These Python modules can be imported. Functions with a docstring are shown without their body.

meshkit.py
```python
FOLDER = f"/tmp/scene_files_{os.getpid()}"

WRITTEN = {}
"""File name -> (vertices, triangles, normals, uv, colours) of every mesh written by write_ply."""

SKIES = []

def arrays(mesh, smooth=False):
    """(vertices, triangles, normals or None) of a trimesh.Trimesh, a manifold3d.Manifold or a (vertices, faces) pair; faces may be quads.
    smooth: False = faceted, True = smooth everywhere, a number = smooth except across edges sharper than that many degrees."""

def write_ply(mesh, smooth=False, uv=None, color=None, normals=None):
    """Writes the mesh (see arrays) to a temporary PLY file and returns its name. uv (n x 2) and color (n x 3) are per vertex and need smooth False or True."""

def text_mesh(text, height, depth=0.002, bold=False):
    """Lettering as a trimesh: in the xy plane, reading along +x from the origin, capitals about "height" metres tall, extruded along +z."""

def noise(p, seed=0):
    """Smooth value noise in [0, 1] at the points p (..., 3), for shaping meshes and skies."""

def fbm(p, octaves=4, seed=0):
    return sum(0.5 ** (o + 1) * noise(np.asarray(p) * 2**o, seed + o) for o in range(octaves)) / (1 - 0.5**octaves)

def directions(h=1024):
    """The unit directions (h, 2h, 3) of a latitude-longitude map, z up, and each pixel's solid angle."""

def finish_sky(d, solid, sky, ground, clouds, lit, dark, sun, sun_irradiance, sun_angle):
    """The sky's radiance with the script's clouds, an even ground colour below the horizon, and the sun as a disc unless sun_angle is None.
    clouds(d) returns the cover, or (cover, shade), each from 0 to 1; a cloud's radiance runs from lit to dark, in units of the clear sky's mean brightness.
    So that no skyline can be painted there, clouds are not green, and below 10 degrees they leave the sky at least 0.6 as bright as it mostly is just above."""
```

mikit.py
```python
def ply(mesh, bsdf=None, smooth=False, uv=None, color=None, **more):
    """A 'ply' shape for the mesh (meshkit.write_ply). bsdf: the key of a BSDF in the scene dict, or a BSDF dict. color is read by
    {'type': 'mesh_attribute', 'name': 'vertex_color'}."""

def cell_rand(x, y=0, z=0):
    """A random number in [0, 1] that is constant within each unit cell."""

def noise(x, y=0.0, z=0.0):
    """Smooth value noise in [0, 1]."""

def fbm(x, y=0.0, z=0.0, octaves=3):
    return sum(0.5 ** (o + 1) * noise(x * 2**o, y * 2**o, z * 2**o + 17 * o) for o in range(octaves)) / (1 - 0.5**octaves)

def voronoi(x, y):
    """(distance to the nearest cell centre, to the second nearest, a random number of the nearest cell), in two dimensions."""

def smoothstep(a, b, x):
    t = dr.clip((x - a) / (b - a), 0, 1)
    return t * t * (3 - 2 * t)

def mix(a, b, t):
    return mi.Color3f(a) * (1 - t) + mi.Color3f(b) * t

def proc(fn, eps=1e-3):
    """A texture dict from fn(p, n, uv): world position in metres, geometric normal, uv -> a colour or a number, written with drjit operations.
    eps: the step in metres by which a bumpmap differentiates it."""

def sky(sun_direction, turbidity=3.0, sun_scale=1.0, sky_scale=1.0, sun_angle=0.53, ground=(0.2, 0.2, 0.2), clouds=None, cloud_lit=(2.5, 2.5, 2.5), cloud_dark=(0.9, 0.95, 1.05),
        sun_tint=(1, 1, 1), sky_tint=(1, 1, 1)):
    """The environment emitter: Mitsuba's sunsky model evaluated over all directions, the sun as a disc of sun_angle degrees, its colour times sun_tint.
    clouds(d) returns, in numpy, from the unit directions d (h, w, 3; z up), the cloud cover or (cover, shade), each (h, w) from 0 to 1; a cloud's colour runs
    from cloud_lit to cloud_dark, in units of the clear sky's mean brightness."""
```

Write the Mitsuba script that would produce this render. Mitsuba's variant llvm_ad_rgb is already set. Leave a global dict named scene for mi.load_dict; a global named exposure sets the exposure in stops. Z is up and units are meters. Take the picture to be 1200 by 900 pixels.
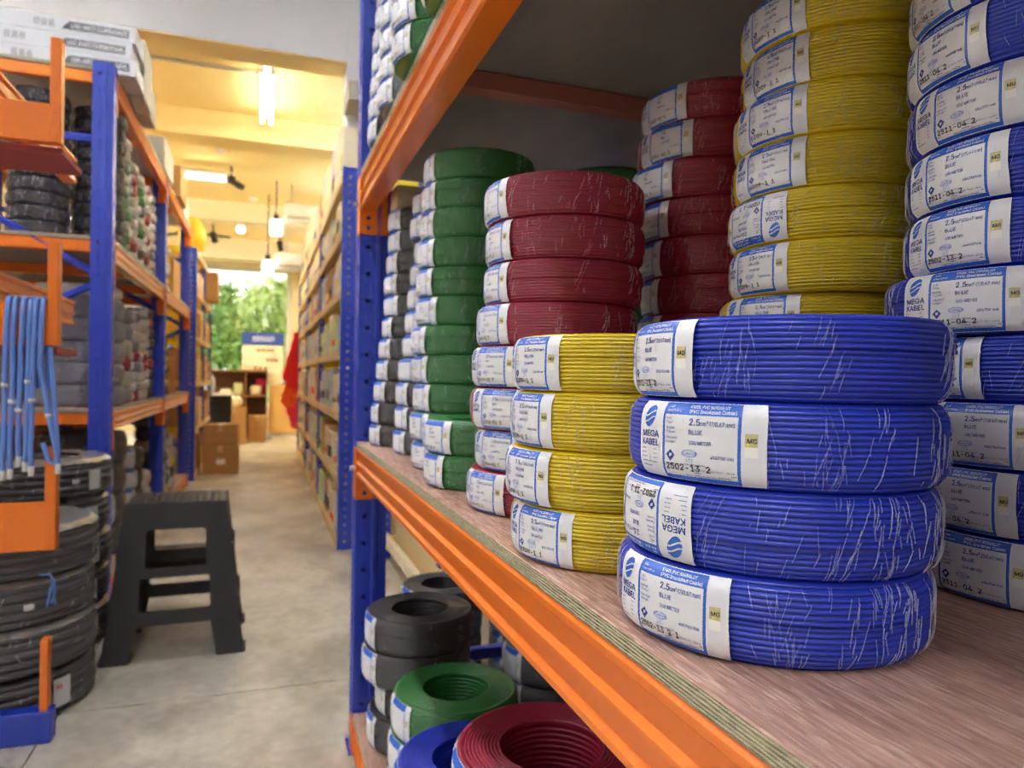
import math, random, sys
import numpy as np, trimesh, mitsuba as mi, drjit as dr, mikit, meshkit
import manifold3d as m3
from shapely.geometry import Polygon, Point, box as sbox, LineString
from shapely import affinity
from shapely.ops import unary_union

T = mi.ScalarTransform4f
scene, labels = {}, {}
rng = random.Random(7)

# ------------------------------------------------------------------ camera
CAM = [0.0, 0.0, 1.05]
YAW, PITCH, ROLL = math.radians(19.4125), math.radians(-0.408), math.radians(1.0)
_f = np.array([math.sin(YAW) * math.cos(PITCH), math.cos(YAW) * math.cos(PITCH), math.sin(PITCH)])
_r = np.array([math.cos(YAW), -math.sin(YAW), 0.0])
_u = np.cross(_r, _f)
_up = -_r * math.sin(ROLL) + _u * math.cos(ROLL)
scene['camera'] = {'type': 'thinlens', 'fov_axis': 'x', 'fov': math.degrees(2 * math.atan(600 / 829.0)),
                   'aperture_radius': 0.0015, 'focus_distance': 0.56, 'near_clip': 0.02, 'far_clip': 200.0,
                   'to_world': T().look_at(origin=CAM, target=(np.array(CAM) + _f).tolist(), up=_up.tolist())}

# ------------------------------------------------------------------ light
exposure = 0.0
scene['sky'] = mikit.sky([-0.5, 0.35, 0.8], turbidity=4.0, sun_scale=0.5, sky_scale=9.0, ground=(0.25, 0.25, 0.22),
                         clouds=lambda d: 0.85 + 0.15 * meshkit.fbm(d * 3.0, 3), cloud_lit=(2.2, 2.2, 2.2), cloud_dark=(1.6, 1.65, 1.7))
TUBE_WHITE = [11.0, 11.2, 11.4]      # fluorescent tubes over the near aisles
TUBE_WARM = [13.0, 11.6, 8.6]        # tubes under the cream ceiling

# ------------------------------------------------------------------ materials
def lin(r, g, b):
    return [((c / 255.0) / 12.92 if c / 255.0 < 0.04045 else ((c / 255.0 + 0.055) / 1.055) ** 2.4) for c in (r, g, b)]
def rgb(c):
    return {'type': 'rgb', 'value': list(map(float, c))}
def mat(key, c, rough=0.5, spec=0.5, coat=0.0, coatg=0.9, metal=0.0):
    scene[key] = {'type': 'twosided', 'bsdf': {'type': 'principled', 'base_color': c if isinstance(c, dict) else rgb(c), 'roughness': rough,
                  'specular': spec, 'clearcoat': coat, 'clearcoat_gloss': coatg, 'metallic': metal}}
    return key

mat('m_blue_wire', lin(30, 52, 172), 0.33, 0.5, 0.5, 0.85)
mat('m_yellow_wire', lin(214, 186, 20), 0.36, 0.5, 0.5, 0.85)
mat('m_red_wire', lin(136, 30, 54), 0.34, 0.5, 0.5, 0.85)
mat('m_green_wire', lin(40, 104, 50), 0.34, 0.5, 0.5, 0.85)
mat('m_black_wire', lin(48, 47, 50), 0.33, 0.5, 0.6, 0.85)
mat('m_grey_wire', lin(120, 124, 134), 0.4, 0.5, 0.4)
mat('m_white_wire', lin(200, 196, 186), 0.45, 0.4, 0.3)
scene['m_film_glint'] = {'type': 'mask', 'opacity': 0.4, 'bsdf': {'type': 'twosided', 'bsdf': {'type': 'principled', 'base_color': rgb(lin(206, 210, 220)), 'roughness': 0.18, 'specular': 0.9}}}  # pale tint stands in for highlights on the clear wrap
mat('m_silver_film', lin(142, 140, 134), 0.2, 0.9, 0.6, metal=0.6)
scene['m_orange'] = {'type': 'twosided', 'bsdf': {'type': 'roughplastic', 'diffuse_reflectance': rgb(lin(236, 118, 34)), 'alpha': 0.1, 'nonlinear': False}}
mat('m_orange_shade', lin(150, 92, 78), 0.5, 0.4)  # orange cross bars with the shade under the deck put into the colour
mat('m_maroon', lin(134, 52, 48), 0.5, 0.4)
mat('m_blue', lin(22, 48, 160), 0.33, 0.5, 0.6, 0.9)
mat('m_yellow_paint', lin(236, 206, 30), 0.4, 0.5, 0.3)
mat('m_pale_wood', lin(226, 200, 150), 0.6, 0.3)
mat('m_steel', lin(170, 172, 176), 0.35, 0.6, metal=0.8)
mat('m_dark', lin(26, 26, 28), 0.6, 0.3)
mat('m_white_paint', lin(228, 231, 236), 0.7, 0.3)
mat('m_cream_paint', lin(240, 214, 150), 0.7, 0.3)
mat('m_cream_light', lin(244, 228, 190), 0.7, 0.3)
mat('m_wall_grey', lin(190, 188, 184), 0.8, 0.2)
mat('m_deck_under', lin(120, 114, 112), 0.8, 0.2)
mat('m_stool', lin(17, 18, 21), 0.42, 0.5)
mat('m_white_plastic', lin(236, 236, 234), 0.4, 0.5)
mat('m_box_white', lin(192, 197, 204), 0.55, 0.4)
mat('m_box_cream', lin(240, 226, 190), 0.6, 0.3)
mat('m_box_grey', lin(176, 172, 158), 0.6, 0.3)
mat('m_box_green', lin(206, 214, 150), 0.6, 0.3)
mat('m_card', lin(178, 134, 84), 0.75, 0.2)
mat('m_card_dark', lin(146, 100, 56), 0.75, 0.2)
mat('m_tape', lin(206, 176, 130), 0.35, 0.5)
mat('m_desk', lin(126, 84, 50), 0.5, 0.4)
mat('m_light_wood', lin(216, 168, 96), 0.5, 0.4)
mat('m_red_cloth', lin(226, 34, 44), 0.6, 0.3)
mat('m_orange_cloth', lin(244, 98, 40), 0.6, 0.3)
mat('m_pink_cloth', lin(236, 52, 96), 0.6, 0.3)
mat('m_tubing', lin(94, 134, 210), 0.16, 0.6, 0.7)
mat('m_tube_end', lin(206, 206, 204), 0.4, 0.5)
mat('m_yellow_bag', lin(240, 190, 40), 0.5, 0.4)
mat('m_bottle', lin(196, 206, 222), 0.3, 0.5)
mat('m_sign_blue', lin(34, 66, 150), 0.4, 0.5)
mat('m_frame_white', lin(232, 232, 228), 0.5, 0.4)
mat('m_leaf', lin(140, 172, 92), 0.6, 0.3)
mat('m_leaf_pale', lin(188, 206, 128), 0.6, 0.3)
mat('m_bark', lin(96, 80, 62), 0.8, 0.2)
mat('m_grass', lin(150, 168, 110), 0.9, 0.1)
mat('m_tube_glass', lin(245, 245, 245), 0.4, 0.5)
scene['m_print'] = {'type': 'twosided', 'bsdf': {'type': 'principled', 'base_color': {'type': 'mesh_attribute', 'name': 'vertex_color'},
                    'roughness': 0.35, 'specular': 0.5, 'clearcoat': 0.4, 'clearcoat_gloss': 0.85}}
scene['m_pane'] = {'type': 'thindielectric', 'int_ior': 1.5}

def _floor(p, n, uv):
    a = mikit.fbm(p.x * 2.2, p.y * 2.2, 0.0, 4)
    b = mikit.fbm(p.x * 38, p.y * 38, 3.0, 3)
    c = mikit.fbm(p.x * 7 + 9, p.y * 5, 1.0, 3)
    base = mikit.mix(lin(166, 160, 146), lin(205, 199, 184), mikit.smoothstep(0.25, 0.75, a * 0.6 + c * 0.4))
    return base * (0.86 + 0.26 * b)
def _floor_rough(p, n, uv):
    return 0.28 + 0.3 * mikit.fbm(p.x * 6, p.y * 6, 2.0, 3)
scene['m_floor'] = {'type': 'twosided', 'bsdf': {'type': 'principled', 'base_color': mikit.proc(_floor), 'roughness': mikit.proc(_floor_rough), 'specular': 0.5}}
def _ply(p, n, uv):
    g = mikit.fbm(p.x * 420, p.y * 42, p.z * 30, 3)
    w = mikit.fbm(p.x * 9, p.y * 3.2, 4.0, 4)
    st = mikit.smoothstep(0.58, 0.78, mikit.fbm(p.x * 700, p.y * 60, 7.0, 2))
    top = mikit.mix(lin(142, 102, 88), lin(190, 152, 134), mikit.smoothstep(0.25, 0.75, g * 0.5 + w * 0.5))
    top = mikit.mix(top, mi.Color3f(*lin(228, 206, 190)), st * 0.35)
    lay = mikit.smoothstep(-0.2, 0.5, dr.sin(p.z * 2400 + 2.0 * mikit.noise(p.y * 40, p.z * 300)))
    ed = mikit.mix(lin(96, 88, 70), lin(196, 190, 160), dr.clip(lay * 0.6 + 0.6 * mikit.fbm(p.y * 150, p.z * 900, 1.0, 2) - 0.1, 0, 1))
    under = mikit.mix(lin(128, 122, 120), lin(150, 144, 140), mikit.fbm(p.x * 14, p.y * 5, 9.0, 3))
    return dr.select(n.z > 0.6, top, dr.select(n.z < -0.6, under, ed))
scene['m_ply'] = {'type': 'twosided', 'bsdf': {'type': 'principled', 'base_color': mikit.proc(_ply), 'roughness': 0.45, 'specular': 0.4}}
def _rib(p, n, uv):
    return 0.0016 * dr.abs(dr.sin(uv.x * 520.0))
scene['m_conduit'] = {'type': 'twosided', 'bsdf': {'type': 'bumpmap', 'arbitrary': mikit.proc(_rib, 4e-4), 'scale': 1.0,
                      'bsdf': {'type': 'principled', 'base_color': rgb(lin(50, 50, 53)), 'roughness': 0.22, 'specular': 0.8, 'clearcoat': 1.0, 'clearcoat_gloss': 0.85}}}

# ------------------------------------------------------------------ helpers
def numbered(name):
    used = USED
    k, i = name, 0
    while k in used:
        i += 1
        k = '%s_%03d' % (name, i)
    used.add(k)
    return k
USED = set(scene)

def thing(name, label, cat, group=None):
    k = numbered(name)
    labels[k] = {'label': label, 'category': cat}
    if group:
        labels[k]['group'] = group
    return k
def struct(name):
    k = numbered(name)
    labels[k] = {'kind': 'structure', 'label': name.replace('_', ' ')}
    return k
def put(key, mesh, bsdf, smooth=False, M=None, label=None, **kw):
    """One entry: a mesh (or a ready ply dict) under a numbered key."""
    k = numbered(key)
    d = dict(mesh) if isinstance(mesh, dict) else mikit.ply(mesh, bsdf, smooth, **kw)
    if M is not None:
        d['to_world'] = M
    scene[k] = d
    if label:
        labels.setdefault(k, {})['label'] = label
    return k
def whole(name, mesh, bsdf, label, cat, group=None, smooth=False, M=None, **kw):
    """A thing that is one mesh."""
    k = thing(name, label, cat, group)
    d = dict(mesh) if isinstance(mesh, dict) else mikit.ply(mesh, bsdf, smooth, **kw)
    if M is not None:
        d['to_world'] = M
    scene[k] = d
    return k
def bx(x0, x1, y0, y1, z0, z1, b=0.0):
    if b <= 0:
        m = trimesh.creation.box(extents=(x1 - x0, y1 - y0, z1 - z0))
        m.apply_translation(((x0 + x1) / 2, (y0 + y1) / 2, (z0 + z1) / 2))
        return m
    pts = []
    for sx in (0, 1):
        for sy in (0, 1):
            for sz in (0, 1):
                x, y, z = (x1, x0)[sx == 0], (y1, y0)[sy == 0], (z1, z0)[sz == 0]
                dx, dy, dz = (b if sx == 0 else -b), (b if sy == 0 else -b), (b if sz == 0 else -b)
                pts += [(x, y + dy, z + dz), (x + dx, y, z + dz), (x + dx, y + dy, z)]
    return trimesh.convex.convex_hull(np.array(pts))
def cat_m(*ms):
    return trimesh.util.concatenate([m for m in ms if m is not None])
def cyl(p0, p1, r, n=16):
    return trimesh.creation.cylinder(radius=r, segment=[p0, p1], sections=n)
def sweep(pts, r, n=8):
    p = np.asarray(pts, float)
    t = np.gradient(p, axis=0)
    t /= np.linalg.norm(t, axis=1, keepdims=True)
    a = np.cross(t, [0.13, 0.97, 0.2])
    a /= np.linalg.norm(a, axis=1, keepdims=True)
    b = np.cross(t, a)
    ang = np.arange(n) * 2 * np.pi / n
    r = np.broadcast_to(r, (len(p),))
    v = p[:, None] + r[:, None, None] * (np.cos(ang)[None, :, None] * a[:, None] + np.sin(ang)[None, :, None] * b[:, None])
    i, j = np.meshgrid(np.arange(len(p) - 1), np.arange(n), indexing='ij')
    q = np.stack([i * n + j, i * n + (j + 1) % n, (i + 1) * n + (j + 1) % n, (i + 1) * n + j], -1).reshape(-1, 4)
    f = np.vstack([q[:, [0, 1, 2]], q[:, [0, 2, 3]]])
    caps = [[0, k + 1, k] for k in range(1, n - 1)] + [[(len(p) - 1) * n, (len(p) - 1) * n + k, (len(p) - 1) * n + k + 1] for k in range(1, n - 1)]
    return trimesh.Trimesh(v.reshape(-1, 3), np.vstack([f, caps]), process=False)
def extrude(poly, d):
    return trimesh.creation.extrude_polygon(poly, d, engine='earcut')
def xform(m, mat4):
    m = m.copy()
    m.apply_transform(np.array(mat4, float))
    return m
# polygon in (x, z), extruded along +y from y0 to y1
def prism_y(pts, y0, y1):
    m = extrude(Polygon(pts) if not isinstance(pts, Polygon) else pts, y1 - y0)
    return xform(m, [[1, 0, 0, 0], [0, 0, -1, y1], [0, 1, 0, 0], [0, 0, 0, 1]])
# polygon in (y, z), extruded along +x from x0 to x1
def prism_x(pts, x0, x1):
    m = extrude(Polygon(pts) if not isinstance(pts, Polygon) else pts, x1 - x0)
    return xform(m, [[0, 0, 1, x0], [1, 0, 0, 0], [0, 1, 0, 0], [0, 0, 0, 1]])
def place(x, y, z, deg=0.0, tilt=0.0, tdir=0.0):
    M = T().translate([x, y, z])
    if tilt:
        M = M @ T().rotate([math.cos(math.radians(tdir)), math.sin(math.radians(tdir)), 0], tilt)
    return M @ T().rotate([0, 0, 1], deg)
ORD = ['first', 'second', 'third', 'fourth', 'fifth', 'sixth', 'seventh', 'eighth', 'ninth', 'tenth', 'eleventh', 'twelfth']

# flat lettering: vertices (n, 2), faces, for capitals of height 1
_TXT = {}
def glyphs(s, bold=False):
    if (s, bold) not in _TXT:
        m = meshkit.text_mesh(s, 1.0, 0.02, bold)
        up = m.face_normals[:, 2] > 0.9
        f = m.faces[up]
        ids, inv = np.unique(f.ravel(), return_inverse=True)
        _TXT[(s, bold)] = (np.array(m.vertices)[ids][:, :2], inv.reshape(-1, 3))
    return _TXT[(s, bold)]
def poly_tris(poly):
    vs, fs, at = [], [], 0
    for g in getattr(poly, 'geoms', [poly]):
        if g.is_empty or g.geom_type != 'Polygon':
            continue
        v, f = trimesh.creation.triangulate_polygon(g, engine='earcut')
        vs.append(v); fs.append(np.asarray(f) + at); at += len(v)
    return np.vstack(vs), np.vstack(fs)

class Sheet:
    """Flat print in metres (u right, v up): coloured pieces on layers, later laid on a surface."""
    def __init__(self):
        self.v, self.f, self.c, self.n = [], [], [], 0
    def add(self, v, f, color, layer):
        v = np.asarray(v, float)
        self.v.append(np.c_[v, np.full(len(v), layer, float)])
        self.f.append(np.asarray(f) + self.n)
        self.c.append(np.tile(np.asarray(color, float), (len(v), 1)))
        self.n += len(v)
    def rect(self, u0, v0, u1, v1, color, layer=1, step=0.006, vstep=0.0027):
        nu, nv = max(1, math.ceil(abs(u1 - u0) / step)), max(1, math.ceil(abs(v1 - v0) / vstep))
        a, b = np.meshgrid(np.linspace(u0, u1, nu + 1), np.linspace(v0, v1, nv + 1), indexing='ij')
        i, j = np.meshgrid(np.arange(nu), np.arange(nv), indexing='ij')
        q = np.stack([i * (nv + 1) + j, (i + 1) * (nv + 1) + j, (i + 1) * (nv + 1) + j + 1, i * (nv + 1) + j + 1], -1).reshape(-1, 4)
        self.add(np.c_[a.ravel(), b.ravel()], np.vstack([q[:, [0, 1, 2]], q[:, [0, 2, 3]]]), color, layer)
    def frame(self, u0, v0, u1, v1, w, color, layer=1):
        self.rect(u0, v0, u1, v0 + w, color, layer); self.rect(u0, v1 - w, u1, v1, color, layer)
        self.rect(u0, v0 + w, u0 + w, v1 - w, color, layer); self.rect(u1 - w, v0 + w, u1, v1 - w, color, layer)
    def text(self, s, u, v, h, color, layer=2, width=None, bold=False, rot=0):
        g, f = glyphs(s, bold)
        p = g * h
        w = p[:, 0].max()
        if width:
            p = p * [width / w, 1.0]
        if rot:
            c, s_ = math.cos(rot), math.sin(rot)
            p = p @ np.array([[c, s_], [-s_, c]])
        self.add(p + [u, v], f, color, layer)
    def poly(self, poly, color, layer=1):
        v, f = poly_tris(poly)
        self.add(v, f, color, layer)
    def done(self):
        return np.vstack(self.v), np.vstack(self.f), np.vstack(self.c)
def panel_print(sh, origin, udir, vdir, lift=0.0005):
    """A Sheet laid on a flat face."""
    v, f, c = sh.done()
    u, w = np.asarray(udir, float), np.asarray(vdir, float)
    n = np.cross(u, w)
    P = np.asarray(origin, float) + v[:, :1] * u + v[:, 1:2] * w + (0.0006 + v[:, 2:3] * lift) * n
    return mikit.ply(trimesh.Trimesh(P, f, process=False), 'm_print', False, color=c)

# centres and turn of every coil, bottom to top
blue_front = [(0.368, 0.4483, -139.7), (0.3715, 0.4454, -156.0), (0.3741, 0.4432, -133.7), (0.376, 0.4416, -160.6)]
blue_back = [(0.6745, 0.4394, -152.5), (0.674, 0.4402, -157.7), (0.6727, 0.4422, -150.8), (0.673, 0.4417, -171.1), (0.6603, 0.4605, -142.8), (0.6695, 0.4469, -158.2), (0.6698, 0.4465, -159.2), (0.6698, 0.4466, -154.3), (0.6697, 0.4467, -168.2), (0.67, 0.4463, -177.4), (0.6695, 0.447, -170.2)]
yellow_front = [(0.3594, 0.6753, -138.7), (0.3537, 0.6783, -148.7), (0.3577, 0.6762, -150.3), (0.3585, 0.6758, -146.9)]
yellow_back = [(0.6403, 0.6666, -152.6), (0.6396, 0.6673, -152.5), (0.6388, 0.6680, -154.7), (0.6367, 0.6701, -149.0), (0.634, 0.6905, -140.3), (0.6345, 0.6722, -154.2), (0.633, 0.6736, -154.5), (0.6352, 0.6715, -146.0), (0.636, 0.6708, -146.4), (0.6418, 0.6652, -150.2), (0.6403, 0.6666, -151.4)]
red_front = [(0.3838, 0.9343, -141.4), (0.393, 0.9304, -133.8), (0.3865, 0.9331, -128.1), (0.3878, 0.9326, -136.6), (0.3932, 0.9303, -147.2), (0.4017, 0.9267, -154.5), (0.4031, 0.9261, -153.4), (0.4005, 0.9272, -155.5)]
red_back = [(0.6702, 0.9395, -162.9), (0.6671, 0.9416, -165.2), (0.6663, 0.9422, -165.2), (0.6655, 0.9428, -167.8), (0.6624, 0.9449, -165.8), (0.666, 0.9424, -171.7), (0.663, 0.9446, -166.8), (0.6577, 0.9482, -155.9), (0.6491, 0.9542, -147.0), (0.6583, 0.9478, -137.9), (0.6624, 0.9449, -145.9)]
green_tall = [(0.3943, 1.3858, -143.0), (0.3902, 1.3869, -146.1), (0.3958, 1.3853, -148.6), (0.3966, 1.3851, -153.5), (0.3908, 1.3868, -152.0), (0.3981, 1.3847, -142.6), (0.3989, 1.3844, -149.9), (0.3996, 1.3842, -148.8), (0.4053, 1.3826, -153.9), (0.4077, 1.3819, -154.0), (0.4101, 1.3812, -158.2)]
green_short = [(0.3711, 1.1612, -149.8), (0.3689, 1.1615, -140.6)]
green_rear = [(0.7368, 1.4427, -157.1), (0.7359, 1.4432, -157.1), (0.735, 1.4437, -157.0), (0.7341, 1.4441, -157.0), (0.7332, 1.4446, -157.0), (0.7322, 1.4451, -156.9), (0.7313, 1.4455, -156.9), (0.7304, 1.446, -156.9), (0.7295, 1.4465, -156.8), (0.7285, 1.4469, -156.8), (0.7276, 1.4474, -156.8)]
black_a = [(0.374, 1.8832, -147.4), (0.3775, 1.8825, -154.6), (0.3832, 1.8814, -146.3), (0.389, 1.8802, -146.2), (0.3947, 1.879, -146.3), (0.4025, 1.8773, -150.5), (0.4061, 1.8766, -142.1), (0.4052, 1.8768, -144.1), (0.4109, 1.8755, -148.4), (0.4144, 1.8747, -145.9), (0.4136, 1.8749, -145.3)]
black_b = [(0.3996, 1.6679, -149.7), (0.4027, 1.6672, -148.3), (0.4038, 1.6669, -149.8), (0.4088, 1.6657, -138.0), (0.4177, 1.6635, -142.0), (0.4228, 1.6622, -146.5), (0.4278, 1.6610, -150.5), (0.4328, 1.6597, -153.8), (0.4417, 1.6573, -155.7), (0.4311, 1.6601, -150.7), (0.4361, 1.6588, -149.3)]
c_black = [(0.4045, 1.8155, -157.9), (0.4244, 1.8109, -154.7), (0.3893, 1.8188, -147.0), (0.3965, 1.8173, -154.0)]
c_green = [(0.4041, 1.5171, -150.0), (0.4082, 1.516, -151.2), (0.4135, 1.5146, -146.9)]
c_blue = [(0.3715, 1.2249, -165.8), (0.3702, 1.2253, -165.8), (0.3689, 1.2257, -165.7)]
c_red = [(0.3986, 0.9171, -166.1), (0.3973, 0.9177, -166.0), (0.396, 0.9183, -165.9), (0.3947, 0.9188, -165.8), (0.3934, 0.9194, -165.8)]
u0 = [(0.3484, 1.766, -151.8), (0.3496, 1.7657, -151.8), (0.3529, 1.7651, -151.9), (0.3561, 1.7644, -152.0), (0.3573, 1.7642, -152.0), (0.3626, 1.7631, -148.9), (0.3658, 1.7624, -152.3), (0.369, 1.7618, -155.9)]
u1 = [(0.3364, 1.5335, -145.0), (0.3391, 1.533, -146.3), (0.34, 1.5327, -146.4), (0.3391, 1.5329, -145.1), (0.3401, 1.5327, -145.1), (0.341, 1.5325, -147.7), (0.3348, 1.5339, -143.7), (0.3305, 1.5348, -141.2)]
u2 = [(0.3275, 1.2994, -145.0), (0.3252, 1.2999, -138.0), (0.3258, 1.2998, -137.2), (0.325, 1.3, -132.7), (0.3257, 1.2998, -118.2), (0.3218, 1.3008, -116.6), (0.324, 1.3003, -118.2)]
u3 = [(0.3301, 1.0493, -147.0), (0.3304, 1.0492, -147.9), (0.3296, 1.0495, -143.7), (0.3299, 1.0493, -140.6), (0.3279, 1.05, -136.2), (0.3258, 1.0507, -135.4)]

# ------------------------------------------------------------------ the setting
k = struct('floor')
scene[k] = mikit.ply(bx(-6, 5, -5, 14.9, -0.14, -0.012), 'm_dark')
for (x0, x1) in ((-6, -0.587), (-0.583, 5)):
    for (y0, y1) in ((-5, 2.488), (2.492, 6.9), (6.904, 14.9)):
        put('floor__slab', bx(x0, x1, y0, y1, -0.1, 0.0), 'm_floor')
k = struct('ceiling'); scene[k] = mikit.ply(bx(-6, 5, -5, 4.74, 3.6, 3.7), 'm_white_paint')
k = struct('ceiling'); scene[k] = mikit.ply(bx(-6, 5, 4.98, 14.9, 3.36, 3.5), 'm_cream_paint')
k = struct('trim_1'); scene[k] = mikit.ply(bx(-6, 0.49, 4.74, 4.98, 3.1, 3.75, 0.004), 'm_white_paint')
put(k + '__soffit', bx(-6, 0.49, 4.742, 4.982, 3.092, 3.1), 'm_cream_paint')
k = struct('trim_2'); scene[k] = mikit.ply(bx(0.49, 5, 4.74, 4.98, 2.35, 3.75, 0.004), 'm_white_paint')
k = struct('trim_3'); scene[k] = mikit.ply(bx(-6, 5, 6.75, 7.05, 3.13, 3.4, 0.004), 'm_cream_paint')
k = struct('trim_4'); scene[k] = mikit.ply(bx(-6, 5, 10.2, 10.5, 3.1, 3.4, 0.004), 'm_cream_light')
k = struct('trim_5'); scene[k] = mikit.ply(bx(-6, 5, 12.9, 13.3, 3.0, 3.4, 0.004), 'm_cream_light')
k = struct('wall_left'); scene[k] = mikit.ply(bx(-6.2, -6, -5, 14.9, -0.1, 3.75), 'm_wall_grey')
k = struct('wall_right'); scene[k] = mikit.ply(cat_m(bx(1.75, 1.9, 4.2, 14.9, -0.1, 3.75), bx(1.24, 1.9, -5, 4.2, -0.1, 3.75)), 'm_wall_grey')  # near stretch stands closer in, added to darken the shelf interior
k = struct('wall_back'); scene[k] = mikit.ply(bx(-6.2, 5, -5.2, -5, -0.1, 3.75), 'm_wall_grey')
# front wall around the shop window
k = struct('wall_front')
scene[k] = mikit.ply(cat_m(bx(-6, -3.2, 14.5, 14.7, 0, 3.4), bx(0.5, 5, 14.5, 14.7, 0, 3.4), bx(-3.2, 0.5, 14.5, 14.7, 3.12, 3.4), bx(-3.2, 0.5, 14.5, 14.7, -0.1, 0.35)), 'm_cream_light')
k = struct('window_1')
scene[k] = mikit.ply(cat_m(bx(-3.2, 0.5, 14.46, 14.56, 3.02, 3.12, 0.005), bx(-3.2, 0.5, 14.46, 14.56, 0.35, 0.43, 0.005), bx(0.42, 0.5, 14.46, 14.56, 0.43, 3.02, 0.005),
                           bx(-3.2, -3.12, 14.46, 14.56, 0.43, 3.02, 0.005), bx(-1.42, -1.36, 14.47, 14.55, 0.43, 3.02, 0.005)), 'm_frame_white')
put('window_1__pane', trimesh.Trimesh([[-1.36, 14.51, .43], [.42, 14.51, .43], [.42, 14.51, 3.02], [-1.36, 14.51, 3.02]], [[0, 1, 2], [0, 2, 3]]), 'm_pane')
put('window_1__pane', trimesh.Trimesh([[-3.12, 14.51, .43], [-1.42, 14.51, .43], [-1.42, 14.51, 3.02], [-3.12, 14.51, 3.02]], [[0, 1, 2], [0, 2, 3]]), 'm_pane')
k = struct('trim_6'); scene[k] = mikit.ply(cat_m(bx(0.5, 0.72, 14.2, 14.5, 0, 3.36, 0.006), bx(0.54, 0.6, 14.17, 14.2, 0, 3.36), bx(0.63, 0.68, 14.17, 14.2, 0, 3.36)), 'm_cream_light')
k = struct('trim_7'); scene[k] = mikit.ply(cat_m(bx(-3.2, 0.5, 14.3, 14.5, 3.1, 3.2, 0.01), bx(-3.2, 0.5, 14.38, 14.5, 3.22, 3.3, 0.01)), 'm_cream_light')

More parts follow.
